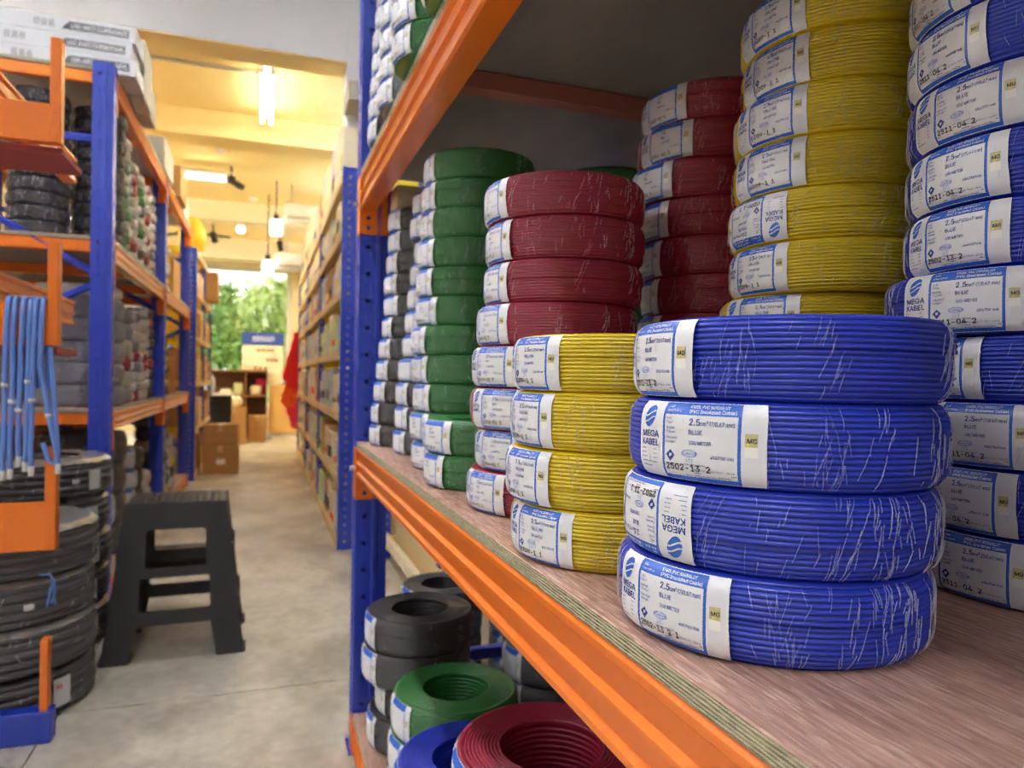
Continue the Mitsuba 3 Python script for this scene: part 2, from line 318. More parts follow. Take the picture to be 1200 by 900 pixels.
# ------------------------------------------------------------------ lamps
def tube_lamp(name, cx, cy, z, along, length, colour, label, warm, twin=True, group=None):
    t = thing(name, label, 'lamp', group)
    def L(m):  # local x = along
        if along == 'y':
            return xform(m, [[0, -1, 0, cx], [1, 0, 0, cy], [0, 0, 1, z], [0, 0, 0, 1]])
        return xform(m, [[1, 0, 0, cx], [0, 1, 0, cy], [0, 0, 1, z], [0, 0, 0, 1]])
    h = length / 2
    put(t + '__fixture', L(bx(-h - .05, h + .05, -.055, .055, .045, .09, .008)), 'm_white_plastic')
    for s in ((-1, 1) if twin else (0,)):
        y = s * 0.036
        k = put(t + '__tube', L(cyl([-h + .01, y, 0], [h - .01, y, 0], .0145, 12)), 'm_tube_glass')
        scene[k]['emitter'] = {'type': 'area', 'radiance': rgb(colour)}
        labels.setdefault(k, {})['label'] = 'glowing tube'
        for e in (-1, 1):
            put(t + '__end_cap', L(cat_m(cyl([e * (h - .01), y, 0], [e * (h + .03), y, 0], .017, 10), bx(e * h - .012, e * h + .012, y - .012, y + .012, 0, .05))), 'm_white_plastic')
    return t
NEAR = [c * 9.0 for c in TUBE_WHITE]
FAR = [c * 19.0 for c in TUBE_WARM]
i = 0
for (x, y, q) in ((-0.35, -2.6, 1.2), (-0.35, -0.4, 1.1), (-0.35, 2.4, 2.3), (-2.3, -2.6, .5), (-2.3, 0.2, .5), (-2.3, 3.0, .7), (-4.4, -1.0, .6), (-4.4, 2.2, .8)):  # lamps off to the left are unseen, added for frontal light on the shelf
    tube_lamp('ceiling_lamp', x, y, 3.5, 'y', 1.2, [c * q for c in NEAR], 'unseen white twin tube lamp under the near white ceiling', False, group='tube lamps over the near aisles')
tube_lamp('ceiling_lamp', 0.0, 6.02, 3.25, 'y', 1.08, [c * .09 for c in FAR], 'bright twin tube lamp running along the aisle under the cream ceiling', True)
tube_lamp('ceiling_lamp', -0.62, 8.5, 3.2, 'x', 0.42, [c * .16 for c in FAR], 'single tube lamp set across the aisle above the left rack', True, twin=False)
for (x, y) in ((-2.6, 5.9), (-2.6, 8.7), (-4.6, 7.5), (1.2, 8.7), (-2.6, 11.5), (1.2, 6.0), (0.9, 11.4)):  # extra unseen lamps, added to brighten the far zone
    tube_lamp('ceiling_lamp', x, y, 3.25, 'y', 1.2, [c * 1.12 for c in FAR], 'added unseen warm twin tube lamp under the cream ceiling over another aisle', True, group='added unseen tube lamps over the other aisles')
t = thing('spotlight', 'small dark spotlight at the end of the cross tube lamp', 'spotlight')
put(t + '__bracket', cat_m(cyl([-0.36, 8.5, 3.36], [-0.36, 8.5, 3.25], .012, 8), bx(-.4, -.32, 8.48, 8.52, 3.22, 3.25)), 'm_dark')
put(t + '__head', cyl([-0.38, 8.5, 3.21], [-0.24, 8.42, 3.12], .032, 14), 'm_dark')
whole('conduit_pipe', cat_m(cyl([-3.0, 5.72, 3.335], [-0.06, 5.72, 3.335], .016, 8)), 'm_box_grey', 'thin grey pipe under the cream ceiling leading to the tube lamp', 'pipe', smooth=40)
def dome(name, x, y, z, r, label, cat, bs='m_white_plastic', group=None):
    m = trimesh.creation.revolve(np.array([[0, -r * .75], [r * .5, -r * .68], [r * .85, -r * .35], [r, -.01], [r, 0.0], [0, 0]]), sections=20)
    m.apply_translation((x, y, z)); whole(name, m, bs, label, cat, group, smooth=40)
dome('smoke_detector', -0.44, 7.9, 3.36, .05, 'white smoke detector on the cream ceiling behind the tube lamp', 'smoke detector')
dome('dome_camera', -0.15, 9.9, 3.36, .06, 'white dome camera under the cream ceiling near the far beam', 'camera')
for (x, y, s) in ((-0.72, 11.3, 'left'), (0.22, 11.6, 'right')):
    t = thing('track_spotlight', 'dark track spotlight on the %s in front of the window beam' % s, 'spotlight')
    put(t + '__stem', cyl([x, y, 3.36], [x, y, 3.1], .014, 8), 'm_dark')
    put(t + '__head', cyl([x, y - .04, 3.1], [x + .02, y + .1, 3.02], .045, 14), 'm_dark')
t = thing('ceiling_fan', 'dark ceiling fan near the far end of the left rack', 'fan')
put(t + '__hub', cyl([-0.95, 10.9, 3.36], [-0.95, 10.9, 3.0], .03, 12), 'm_dark')
for a in (20, 140, 260):
    put(t + '__blade', xform(bx(.04, .5, -.05, .05, -.006, .006), np.array(trimesh.transformations.translation_matrix([-0.95, 10.9, 3.03]) @ trimesh.transformations.rotation_matrix(math.radians(a), [0, 0, 1]))), 'm_dark')
t = thing('globe_lamp', 'small round white lamp hanging below the far beam', 'lamp')
put(t + '__stem', cyl([-0.33, 11.0, 3.36], [-0.33, 11.0, 3.2], .01, 8), 'm_white_plastic')
g = trimesh.creation.icosphere(2, .055); g.apply_translation((-0.33, 11.0, 3.15))
k = put(t + '__globe', g, 'm_tube_glass', True); scene[k]['emitter'] = {'type': 'area', 'radiance': rgb([40, 38, 32])}
# air conditioners over the right rack
for (x, y, z, w, lab) in ((0.52, 9.0, 2.97, .62, 'upper white air conditioner hung over the right boltless rack'), (0.5, 9.8, 2.5, .74, 'lower white air conditioner hung behind the upper one')):
    t = thing('air_conditioner', lab, 'air conditioner')
    put(t + '__casing', bx(x - w / 2, x + w / 2, y - .12, y + .12, z - .07, z + .14, .025), 'm_white_plastic')
    put(t + '__louvre', bx(x - w / 2 + .04, x + w / 2 - .04, y - .128, y - .12, z - .05, z - .01), 'm_box_grey')
    for dx in (-.22, .22):
        put(t + '__hanger', cyl([x + dx, y, z + .14], [x + dx, y, 3.36], .008, 6), 'm_steel')
for (x, y, z) in ((0.125, 8.9, 2.8), (0.04, 9.6, 2.42)):
    t = thing('lantern_lamp', 'bright square lantern lamp at the left end of the %s air conditioner' % ('upper' if z > 2.5 else 'lower'), 'lamp')
    put(t + '__cap', bx(x - .03, x + .03, y - .03, y + .03, z + .09, z + .16, .006), 'm_dark')
    put(t + '__rod', cyl([x, y, z + .15], [x, y, 3.36], .006, 6), 'm_dark')
    k = put(t + '__shade', bx(x - .07, x + .07, y - .07, y + .07, z - .09, z + .09, .02), 'm_tube_glass'); scene[k]['emitter'] = {'type': 'area', 'radiance': rgb([4.2, 4.2, 3.8])}

# ------------------------------------------------------------------ cable coils
def rnd(H):
    return .0085 if H in (.056, .084) else .017
def coil_path(R, H, hole, rows, per, step, rs, full):
    """Cross-section points (r, z) from the outer bottom up over the top into the hole and back, with one round back per turn of cable."""
    p = H / rows
    ts = np.linspace(-1, 1, per + 1)[:-1]
    pts, row = [], []
    for k in range(rows):
        for t in ts:
            z = -H / 2 + (k + (t + 1) / 2) * p
            s = abs(2 * z / H)
            r = R - rnd(H) * s ** 5 - (0.0016 if z < step * H else 0.0)
            bulge = 0.5 * p * (math.sqrt(max(0.0, 1 - t * t)) - 1)
            pts.append((r + bulge, z)); row.append(k)
    pts.append((R - rnd(H) - .002, H / 2)); row.append(rows)
    if full:
        nr = max(3, round((R - rnd(H) - .002 - hole) / (p * 1.15)))
        w = (R - rnd(H) - .002 - hole) / nr
        for k in range(nr):
            for t in (-.6, 0, .6, 1):
                pts.append((R - rnd(H) - .002 - (k + (t + 1) / 2) * w, H / 2 - .55 * w * (1 - math.sqrt(max(0., 1 - t * t))) - .0012 * ((k / nr - .4) ** 2))); row.append(100 + k)
        hr = rows // 2
        for k in range(hr):
            for t in (-.5, .2, 1):
                pts.append((hole + .003 * (1 - math.sqrt(max(0., 1 - t * t))), H / 2 - .004 - (k + (t + 1) / 2) * (H - .006) / hr)); row.append(200 + k)
    else:
        pts += [(R - .028, H / 2 - .0006), (hole + .008, H / 2 - .0006), (hole, H / 2 - .007), (hole, -H / 2 + .007)]; row += [101, 102, 103, 104]
    pts += [(hole + .008, -H / 2), (R - rnd(H) - .002, -H / 2)]; row += [300, 301]
    return np.array(pts), np.array(row)
def coil_mesh(R=.112, H=.056, hole=.056, rows=15, per=4, seg=80, step=-9., seed=0, full=False, wob=.0007):
    pts, row = coil_path(R, H, hole, rows, per, step, seed, full)
    th = np.arange(seg) * 2 * np.pi / seg
    n = len(pts)
    r = np.repeat(pts[None, :, 0], seg, 0); z = np.repeat(pts[None, :, 1], seg, 0)
    q = np.stack([np.cos(th)[:, None] * 1.6 + 0 * r, np.sin(th)[:, None] * 1.6 + 0 * r, np.repeat(row[None] * 7.31, seg, 0)], -1)
    r = r + wob * (meshkit.noise(q, seed) - .5) * (row[None] < 100)
    dz = .0006 * (meshkit.noise(np.stack([np.cos(th)[:, None] * 1.5 + 0 * r, np.sin(th)[:, None] * 1.5 + 0 * r, z * 35], -1) + 31, seed) - .5)
    z = np.clip(z + dz * (row[None] < rows), -H / 2, H / 2)
    big = .0012 * 2 * (meshkit.noise(np.stack([np.cos(th) * .9 + seed, np.sin(th) * .9, 0 * th], -1), seed + 5) - .5)
    r = r + big[:, None] * (row[None] < 200)
    v = np.stack([np.cos(th)[:, None] * r, np.sin(th)[:, None] * r, z], -1).reshape(-1, 3)
    i, j = np.meshgrid(np.arange(seg), np.arange(n), indexing='ij')
    a, b = (i + 1) % seg, (j + 1) % n
    quad = np.stack([i * n + j, a * n + j, a * n + b, i * n + b], -1).reshape(-1, 4)
    uv = np.stack([np.repeat(th[:, None] * R, n, 1), np.repeat(np.arange(n)[None] * .003, seg, 0)], -1).reshape(-1, 2)
    return trimesh.Trimesh(v, np.vstack([quad[:, [0, 1, 2]], quad[:, [0, 2, 3]]]), process=False), uv
def surf_r(z, R, H):
    return R - rnd(H) * np.abs(2 * z / H) ** 5
def wrap_sheet(sh, R, H, width, seed=0, lift=.00028, wavy=True):
    """A label's Sheet laid round the coil: its right edge at angle 0, its middle at z = 0."""
    v, f, c = sh.done()
    u, w, lay = v[:, 0], v[:, 1], v[:, 2]
    if wavy:
        edge = np.clip((u - width * .8) / (width * .2), 0, 1)
        u = u + edge * .0022 * (meshkit.noise(np.stack([w * 60, 0 * w, 0 * w], -1), seed) - .5)
    z = w
    r = surf_r(z, R, H) + .0013 + lay * lift
    if wavy:
        r = r + .0007 * (meshkit.noise(np.stack([u * 75, w * 30, 0 * w], -1), seed + 3) - .3)
    th = (u - width) / R
    return trimesh.Trimesh(np.stack([r * np.cos(th), r * np.sin(th), z], -1), f, process=False), c
BLU, DBL, WHT, INK, PAP = lin(42, 96, 196), lin(26, 58, 140), lin(238, 240, 246), lin(34, 36, 44), lin(224, 227, 234)
def leaf(cx, cy, w, h):
    t = np.linspace(0, 1, 15)
    a = np.c_[cx - w / 2 + w * (t ** .8), cy - h / 2 + h * (.15 + .85 * np.sin(t * 1.5))]
    b = np.c_[cx + w / 2 - w * t, cy + h / 2 - h * t ** 1.4 * .9][::1]
    return Polygon(np.vstack([a, b])).buffer(0)
def emblem(cx, cy, s):
    """The round three-bladed mark: a drop-shaped disc cut by two S-shaped white bands."""
    body = Polygon([(cx + s * .5 * math.cos(a) * (1 + .12 * math.sin(a)), cy + s * .62 * math.sin(a)) for a in np.linspace(0, 2 * math.pi, 28)][:-1])
    body = affinity.skew(body, xs=14, origin=(cx, cy))
    out = body
    for o in (.16, -.16):
        t = np.linspace(-.75, .75, 12)
        out = out.difference(LineString(np.c_[cx + t * s, cy + s * (o + .2 * np.sin(t * 3.2) - .1 * t)]).buffer(s * .045))
    return out
W_L, H_L = .103, .0525
def label_sheet(colour, digits, level, flip=False):
    s = Sheet(); h = H_L / 2
    s.rect(0, -h, W_L, h, PAP, 0, .0042 if level > 0 else .009, .0031 if level > 0 else .0066)
    b0, b1 = .0285, .0877
    s.rect(b0, h - .0082, b1, h - .0004, BLU, 1)
    s.rect(b0, -h + .0004, b1, -h + .0032, BLU, 1)
    s.rect(b0, -h + .003, b0 + .0021, h - .008, BLU, 1); s.rect(b1 - .0021, -h + .003, b1, h - .008, BLU, 1)
    st = .0891
    s.rect(st + .0008, -.0070, st + .0088, .0030, lin(240, 240, 236), 1)
    s.rect(st + .0010, -.0002, st + .0086, .0080, lin(196, 188, 140), 2)
    if level > 0:
        s.poly(emblem(.0135, .0155, .0125), BLU, 1)
        s.text('MEGA', .0035, .0012, .0044, DBL, 1, .021, True)
        s.text('KABEL', .0035, -.0048, .0044, DBL, 1, .021, True)
        for q in range(5):
            s.rect(.0035, -.0078 - q * .0030, .0035 + (.019 if q < 4 else .012), -.0072 - q * .0030, lin(120, 140, 190), 1, .02)
        s.text('2.5', .0515, .0114, .0042, DBL, 1, bold=True)
        s.text(colour, .0515, .0052, .0030, DBL, 1, bold=True)
        s.text('100 METER', .0520, -.0014, .0024, DBL, 1, .0165, True)
        s.text('450/750 Volt', .0680, -.0098, .0020, DBL, 1, .0155, True)
        s.text(digits, .0320, -.0192, .0042, INK, 2, .036, True)
        s.rect(.0315, -.0205, .0850, -.0201, DBL, 1, .03)
    if level > 1:
        s.text('mm\u00b2 (7/0.67 mm)', .0598, .0114, .0028, DBL, 1, .0240, True)
        s.text('JENIS', .0320, h - .0036, .0014, WHT, 2); s.text('(Description)', .0320, h - .0062, .0015, WHT, 2, .0125)
        s.text('KABEL PVC BERSALUT', .0510, h - .0037, .0019, WHT, 2, .0290, True); s.text('(PVC Insulated Cable)', .0510, h - .0068, .0021, WHT, 2, .0335, True)
        for q, (a, b) in enumerate((('SAIZ', '(Size)'), ('WARNA', '(Colour)'), ('PANJANG', '(Length)'))):
            s.text(a, .0320, .0146 - q * .0066, .0016, DBL, 1); s.text(b, .0320, .0120 - q * .0066, .0017, DBL, 1)
            s.text(':', .0470, .0134 - q * .0066, .0020, DBL, 1)
        s.poly(Polygon([(.0365, -.0060), (.0405, -.0095), (.0365, -.0140), (.0325, -.0095)]).difference(Polygon([(.0352, -.0085), (.0378, -.0085), (.0378, -.0100), (.0356, -.0112), (.0352, -.0098)])), DBL, 1)
        el = Point(0, 0).buffer(1, 8); el = affinity.translate(affinity.scale(el, .0060, .0024), .0525, -.0075)
        s.poly(el.difference(affinity.scale(el, .9, .84)), BLU, 1)
        s.text('Cables', .0480, -.0085, .0022, BLU, 1)
        for q in range(3):
            s.rect(.0500 + q * .0022, -.0118, .0508 + q * .0022, -.0112, BLU, 1); s.rect(.0500 + q * .0022, -.0132, .0508 + q * .0022, -.0126, BLU, 1)
        s.text('MG', .0910 + .0002, .0022, .0028, INK, 3, bold=True)
        s.poly(Polygon([(.0905, .0002), (.0945, .0002), (.0925, .0036)]), lin(226, 210, 96), 2)
    if level > 2:
        s.text('SIRIM', .0335, -.0165, .0015, DBL, 1)
        s.text('Conforming standard', .0480, -.0152, .0011, DBL, 1, .0160)
        s.text('Certified to ISO 9001 : 2015', .0555, -.0186, .0011, DBL, 1, .0285)
        s.text('Made in Malaysia (Member of MCMA)', .0480, -.0226, .0012, DBL, 1, .0330)
    if flip:
        for a in s.v:
            a[:, 0] = W_L - a[:, 0]; a[:, 1] = -a[:, 1]
    return s
_LAB, _WIRE, _FILM_GLINT = {}, {}, {}
def label_ply(R, H, colour, digits, level, flip=False):
    key = (R, H, colour, digits, level, flip)
    if key not in _LAB:
        s = label_sheet(colour, digits, level, flip)
        if R > .12 or H != .056:
            for a in s.v:
                a[:, 1] *= (H - .0035) / H_L
        m, c = wrap_sheet(s, R, H, W_L, seed=len(_LAB), wavy=level > 0)
        _LAB[key] = mikit.ply(m, 'm_print', True, color=c)
    return _LAB[key]
def wire_ply(bsdf, lod, var, R=.112, H=.056, hole=.056, full=False, rows=15):
    key = (bsdf, lod, var, R, H)
    if key not in _WIRE:
        per, seg = {3: (6, 116), 2: (4, 66), 1: (3, 44), 0: (2, 28)}[lod]
        if lod == 0:
            rows = max(6, rows // 2)
        m, uv = coil_mesh(R, H, hole, rows, per, seg, step=(-9., .05, -.12, -9., .1)[var], seed=11 + var * 3, full=full, wob=.0003)
        _WIRE[key] = mikit.ply(m, bsdf, True)
    return _WIRE[key]
def film_glint_ply(var, R=.112, H=.056, n=120, wid=.00024):
    """Highlights of the clear wrap put in as pale slivers: slim raised folds running down over the turns of cable."""
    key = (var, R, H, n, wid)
    if key not in _FILM_GLINT:
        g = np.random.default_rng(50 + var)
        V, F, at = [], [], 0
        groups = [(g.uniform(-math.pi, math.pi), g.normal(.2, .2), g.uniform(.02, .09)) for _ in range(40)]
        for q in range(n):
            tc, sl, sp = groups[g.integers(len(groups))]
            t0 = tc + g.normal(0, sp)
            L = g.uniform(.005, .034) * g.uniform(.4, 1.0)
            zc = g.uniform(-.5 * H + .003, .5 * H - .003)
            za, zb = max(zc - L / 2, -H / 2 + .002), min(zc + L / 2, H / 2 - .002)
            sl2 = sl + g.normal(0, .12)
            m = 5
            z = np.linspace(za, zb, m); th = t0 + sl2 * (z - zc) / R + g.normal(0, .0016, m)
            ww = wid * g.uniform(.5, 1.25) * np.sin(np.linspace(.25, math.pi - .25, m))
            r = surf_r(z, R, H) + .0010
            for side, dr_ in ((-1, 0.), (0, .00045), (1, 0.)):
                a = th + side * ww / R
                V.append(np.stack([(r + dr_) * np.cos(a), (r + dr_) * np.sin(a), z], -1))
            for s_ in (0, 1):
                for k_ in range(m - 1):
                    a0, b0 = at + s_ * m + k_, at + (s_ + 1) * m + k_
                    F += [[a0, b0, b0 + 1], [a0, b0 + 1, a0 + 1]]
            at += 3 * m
        _FILM_GLINT[key] = mikit.ply(trimesh.Trimesh(np.vstack(V), F, process=False), 'm_film_glint', False)
    return _FILM_GLINT[key]
COLOURS = {'blue': ('m_blue_wire', 'BLUE'), 'yellow': ('m_yellow_wire', 'YELLOW'), 'red': ('m_red_wire', 'RED'), 'green': ('m_green_wire', 'GREEN'), 'black': ('m_black_wire', 'BLACK'), 'grey': ('m_grey_wire', 'GREY')}
count = [0]
def cable_coil(colour, x, y, z, th, lod, label, group=None, digits='2502-13  2', level=2, flip=False, R=.112, H=.056, hole=.056, full=False, film=120, wid=.00024, var=None, rows=15, tilt=0, tdir=0):
    count[0] += 1
    bs, word = COLOURS[colour]
    v = count[0] % 5 if var is None else var
    t = thing('cable_coil', label, 'cable coil', group)
    put(t + '__cable', wire_ply(bs, lod, v, R, H, hole, full, rows), None, M=place(x, y, z, th + 67 * count[0] % 360, tilt, tdir))
    if level is not None:
        put(t + '__label', label_ply(R, H, word, digits, level, flip), None, M=place(x, y, z, th, tilt, tdir), label='white paper label with blue print')
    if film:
        k = put(t + '__plastic_wrap', film_glint_ply(count[0] % 4, R, H, film, wid), None, M=place(x, y, z, th + 40 * (count[0] % 3), tilt, tdir), label='pale slivers painted as glints on clear plastic wrap')
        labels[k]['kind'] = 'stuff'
    return t
def stack(colour, data, base, desc, lod, pitch=.056, digits=('2502-13  2',), level=2, flips=(), big=False, **kw):
    n = len(data)
    for i, (x, y, th) in enumerate(data):
        at = 'topmost' if i == n - 1 else ('bottom' if i == 0 else '%s up' % ORD[i])
        cable_coil(colour, x, y, base + pitch * (i + .5), th, lod, '%s coil, %s in %s' % ('large ' + colour if big else colour, at, desc), digits=digits[i % len(digits)], level=level, flip=i in flips, **kw)

# ------------------------------------------------------------------ pallet rack on the right
XF = 0.246
def perforated(w, h, holes, t=.002):
    """Sheet in the xy plane with round or slot holes, thickness t along +z."""
    p = sbox(0, 0, w, h)
    return extrude(p.difference(unary_union(holes)) if holes else p, t)
def rack_post(t, x0, y0, z1, w=.086, d=.075, side=-1, phase=0.0):
    """An upright: its wide face towards -y, a slotted narrow face towards the aisle (side -1 = -x, 1 = +x)."""
    holes, slots = [], []
    z = .06 + phase
    while z < z1 - .03:
        holes.append(Point(w * (.28 if side < 0 else .36), z).buffer(.0062, 3))
        slots.append(affinity.scale(Point(d * .42, z + .02).buffer(1, 4), .008, .014))
        z += .075
    f = perforated(w, z1, holes)
    f = xform(f, [[1, 0, 0, x0], [0, 0, 1, y0], [0, 1, 0, 0], [0, 0, 0, 1]])
    put(t + '__post', cat_m(f, bx(x0 + .001, x0 + w - .001, y0 + d - .003, y0 + d, 0, z1)), 'm_blue')
    xs = x0 if side < 0 else x0 + w
    s = perforated(d, z1, slots)
    s = xform(s, [[0, 0, side * -1.0, xs], [1, 0, 0, y0], [0, 1, 0, 0], [0, 0, 0, 1]])
    put(t + '__post_side', s, 'm_blue', label='slotted side face')
    xo = x0 + w if side < 0 else x0
    put(t + '__post_side', bx(min(xo, xo + side * .002), max(xo, xo + side * .002), y0, y0 + d, 0, z1), 'm_blue')
    put(t + '__post_rib', bx(x0 + w * .52, x0 + w * .70, y0 - .005, y0, 0, z1, .002), 'm_blue')
    put(t + '__foot', bx(x0 - .01, x0 + w + .01, y0 - .01, y0 + d + .01, 0, .005), 'm_blue')
def beam_profile(xf, z0, z1, d=.045, s=1):
    h = z1 - z0
    a = [(.004, 0), (0, .004), (0, .13 * h), (.006, .19 * h), (.006, .38 * h), (0, .45 * h), (0, .50 * h), (.006, .56 * h), (.006, .80 * h), (0, .87 * h), (0, h - .004), (.004, h), (d, h), (d, 0)]
    return Polygon([(xf + s * p, z0 + q) for p, q in a])
t = thing('pallet_rack', 'blue and orange pallet rack of cable coils filling the right side', 'rack')
rack_r = t
YR = 1.992
rack_post(t, XF + .002, YR, 2.45)
rack_post(t, 1.02, YR, 2.45, phase=.02)
rack_post(t, XF + .002, -0.72, 2.45); rack_post(t, 1.02, -0.72, 2.45)
for z in (.205, 1.3, 2.0):
    put(t + '__frame_brace', bx(XF + .09, 1.02, YR + .03, YR + .06, z, z + .035, .003), 'm_blue')
put(t + '__frame_brace', sweep([(1.02, YR + .045, 1.35), (XF + .09, YR + .045, 2.0)], .018, 6), 'm_blue')
LEV = [(.022, .098, .115), (.773, .853, .87), (1.509, 1.603, 1.62)]
for (z0, z1, zt) in LEV:
    b = put(t + '__beam', prism_y(beam_profile(XF, z0, z1), -0.64, YR - .002), 'm_orange')
    put(t + '__beam', prism_y(beam_profile(1.105, z0, z1, s=-1), -0.64, YR - .002), 'm_orange')
    # end connector: a plate down the face of the post, with three holes
    zb = z0 - .065 if z0 > .1 else .004
    hs = [Point(.022, zz).buffer(.006, 4) for zz in (.018, .045, .095) if zz < z1 - zb - .01]
    pl = perforated(.075, z1 - zb, hs, .003)
    pl = xform(pl, [[1, 0, 0, XF + .003], [0, 0, 1, YR - .005], [0, 1, 0, zb], [0, 0, 0, 1]])
    put(b + '__connector', cat_m(pl, bx(XF - .001, XF + .003, YR - .012, YR + .04, zb, z1)), 'm_orange', label='orange end connector plate with holes')
    put(b + '__bolt', cat_m(cyl([XF - .014, YR + .02, z0 + .02], [XF, YR + .02, z0 + .02], .007, 8)), 'm_steel', label='steel bolt')
    # plywood deck resting on the beams
    put(t + '__deck', bx(XF + .0015, 1.10, -0.63, YR - .006, z1, zt - .0005, .0012), 'm_ply', label='plywood deck with a pinkish face and layered edge')
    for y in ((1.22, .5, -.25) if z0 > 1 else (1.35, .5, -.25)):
        put(t + '__cross_bar', cat_m(bx(XF + .046, 1.06, y, y + .035, z1 - .036, z1 - .0005, .003)), 'm_orange_shade')

G = 'cable coils on the right pallet rack'
D1, D2 = ('2502-13  2', '2502-13  2  1', '2502-13  2'), ('2511-04  2', '2511-04  2', '2511-04  2', '2511-04  2', '2511-04  2', '2502-13  2')
stack('blue', blue_front, .87, 'the front stack of four nearest the camera', 3, digits=('2502-13  2  1', '2502-13  2', '2502-13  2', '2502-13  2'), level=3, flips=(1,), film=420, group=G)
stack('blue', blue_back, .87, 'the tall stack at the right picture edge', 2, digits=D2, level=3, film=320, group=G)
stack('yellow', yellow_front, .87, 'the short yellow stack left of the front blue coils', 3, digits=('0209-1  1',), film=360, group=G)
stack('yellow', yellow_back, .87, 'the tall yellow stack behind the blue coils', 2, digits=('0209-1  1',), flips=(6,), film=320, group=G)
stack('red', red_front, .87, 'the front red stack behind the short yellow stack', 2, digits=('1502-02  3',), film=200, wid=.0003, group=G)
stack('red', red_back, .87, 'the rear red stack beside the tall yellow stack', 2, digits=('1502-02  3',), film=260, group=G, level=1)
stack('green', green_tall, .87, 'the tall green stack left of the front red coils', 2, digits=('1409-22  1',), film=240, wid=.0004, group=G, level=1)
stack('green', green_short, .87, 'the green pair at the shelf edge', 2, digits=('1409-22  1',), film=260, group=G, level=1)
stack('green', [(x, y, a) for x, y, a in green_rear], .87, 'the shaded back stack behind the front red coils', 1, pitch=.058, H=.058, film=0, group=G, level=0)
stack('black', black_a, .87, 'the black stack next to the blue post', 1, R=.105, film=110, wid=.0005, group=G, level=0)
stack('black', black_b, .87, 'the black stack squeezed beside the tall green stack', 1, R=.105, film=90, wid=.0005, group=G, level=0)
whole('carton', bx(.32, .42, 1.83, 1.93, .87 + 11 * .056 + .0005, .87 + 11 * .056 + .062, .003), 'm_box_cream', 'small cream carton on top of the black coils by the blue post', 'box')
# lower shelf
kw = dict(R=.14, H=.084, hole=.072, full=True, rows=18, group=G, level=0, big=True)
stack('black', c_black, .115, 'the bottom shelf stack by the blue post', 2, pitch=.084, film=60, **kw)
stack('green', c_green, .115, 'the bottom shelf stack in front of the black coils', 2, pitch=.084, film=80, **kw)
stack('blue', c_blue, .115, 'the bottom shelf stack between green and red', 2, pitch=.084, film=80, **kw)
stack('red', c_red, .115, 'the bottom shelf stack nearest the camera', 2, pitch=.084, film=80, **kw)
for i in range(3):
    cable_coil('black', .74, 1.72, .115 + .084 * (i + .5), -150, 1, 'black coil, %s at the back of the bottom shelf behind the black stack' % ('lowest', 'middle', 'topmost')[i], film=40, **{q: w for q, w in kw.items() if q != 'big'})
whole('plywood_sheet', bx(1.075, 1.09, .3, 1.9, .1155, .62, .001), 'm_desk', 'brown plywood sheet standing along the back of the bottom shelf', 'board')
whole('bar', cat_m(bx(.93, .97, .6, 1.55, .1155, .155, .004)), 'm_blue', 'blue steel bar lying at the back of the bottom shelf', 'bar')
for i, (x0, y0) in enumerate(((.62, .98), (.66, 1.12), (.60, 1.26))):
    whole('board', bx(x0, .91, y0 - .05, y0 + .06, .1155, .16 + .03 * i, .002), 'm_desk', 'brown board lying at the back of the bottom shelf, %s from the camera' % ORD[i], 'board')
# shelf above
for dat, c, nm, fl in ((u0, 'black', 'the upper shelf stack nearest the post', 40), (u1, 'grey', 'the second upper shelf stack from the post', 50), (u2, 'green', 'the third upper shelf stack from the post', 90), (u3, 'green', 'the fourth upper shelf stack from the post', 90)):
    stack(c, dat, 1.62, nm, 1, digits=('1409-22  1',), film=fl, group=G, level=1)

# ------------------------------------------------------------------ boltless racks behind it on the right
def angle_post(t, x, y, z1, sx, sy, w=.05, lab=None, phase=0):
    """Slotted angle upright: one flange along x (towards -y), one along y."""
    hs = []
    z = .05 + phase
    while z < z1 - .03:
        hs += [Point(w * .5, z).buffer(.0085, 4)]
        z += .05
    f = perforated(w, z1, hs)
    hs2 = [affinity.translate(q, -w * .5 + .015, 0) for q in hs]
    f2 = perforated(.03, z1, hs2)
    a = xform(f, [[sx, 0, 0, x], [0, 0, 1, y], [0, 1, 0, 0], [0, 0, 0, 1]])
    b = xform(f2, [[0, 0, 1, x], [sy, 0, 0, y], [0, 1, 0, 0], [0, 0, 0, 1]])
    put(t + '__post', cat_m(a, b), 'm_blue', label=lab)
def boltless(label, xa, xb, ys, levels, ztop, aisle_bsdf, side):
    """xa = aisle side, xb = back."""
    t = thing('boltless_rack', label, 'rack')
    s = 1 if xb > xa else -1
    for i, y in enumerate(ys):
        angle_post(t, xa, y, ztop, s, 1, w=.085 if i == 0 else .04); angle_post(t, xb, y, ztop, -s, 1)
        for z in levels:
            put(t + '__side_bar', bx(min(xa, xb) + .042, max(xa, xb) - .01, y + .003, y + .012, z - .04, z + .03), 'm_yellow_paint', label='yellow side bar')
    for y0, y1 in zip(ys[:-1], ys[1:]):
        for z in levels:
            put(t + '__shelf_beam', bx(min(xa, xa + s * .03), max(xa, xa + s * .03), y0 + .035, y1 - .003, z - .035, z + .0215, .004), aisle_bsdf)
            put(t + '__shelf_board', bx(min(xa + s * .03, xb), max(xa + s * .03, xb), y0 + .015, y1 - .003, z + .005, z + .022), 'm_pale_wood')
    return t
LV2 = [.035, .42, .805, 1.185, 1.555, 1.915, 2.255]
boltless('blue perforated rack full of cartons, past the orange rack on the right', .437, .95, [4.36, 6.1, 7.9, 9.7], LV2, 2.31, 'm_pale_wood', 1)
random.seed(5)
r2 = random.Random(21)
BM = ['m_box_cream', 'm_box_white', 'm_box_green', 'm_box_cream', 'm_box_white', 'm_card', 'm_box_cream', 'm_box_white']
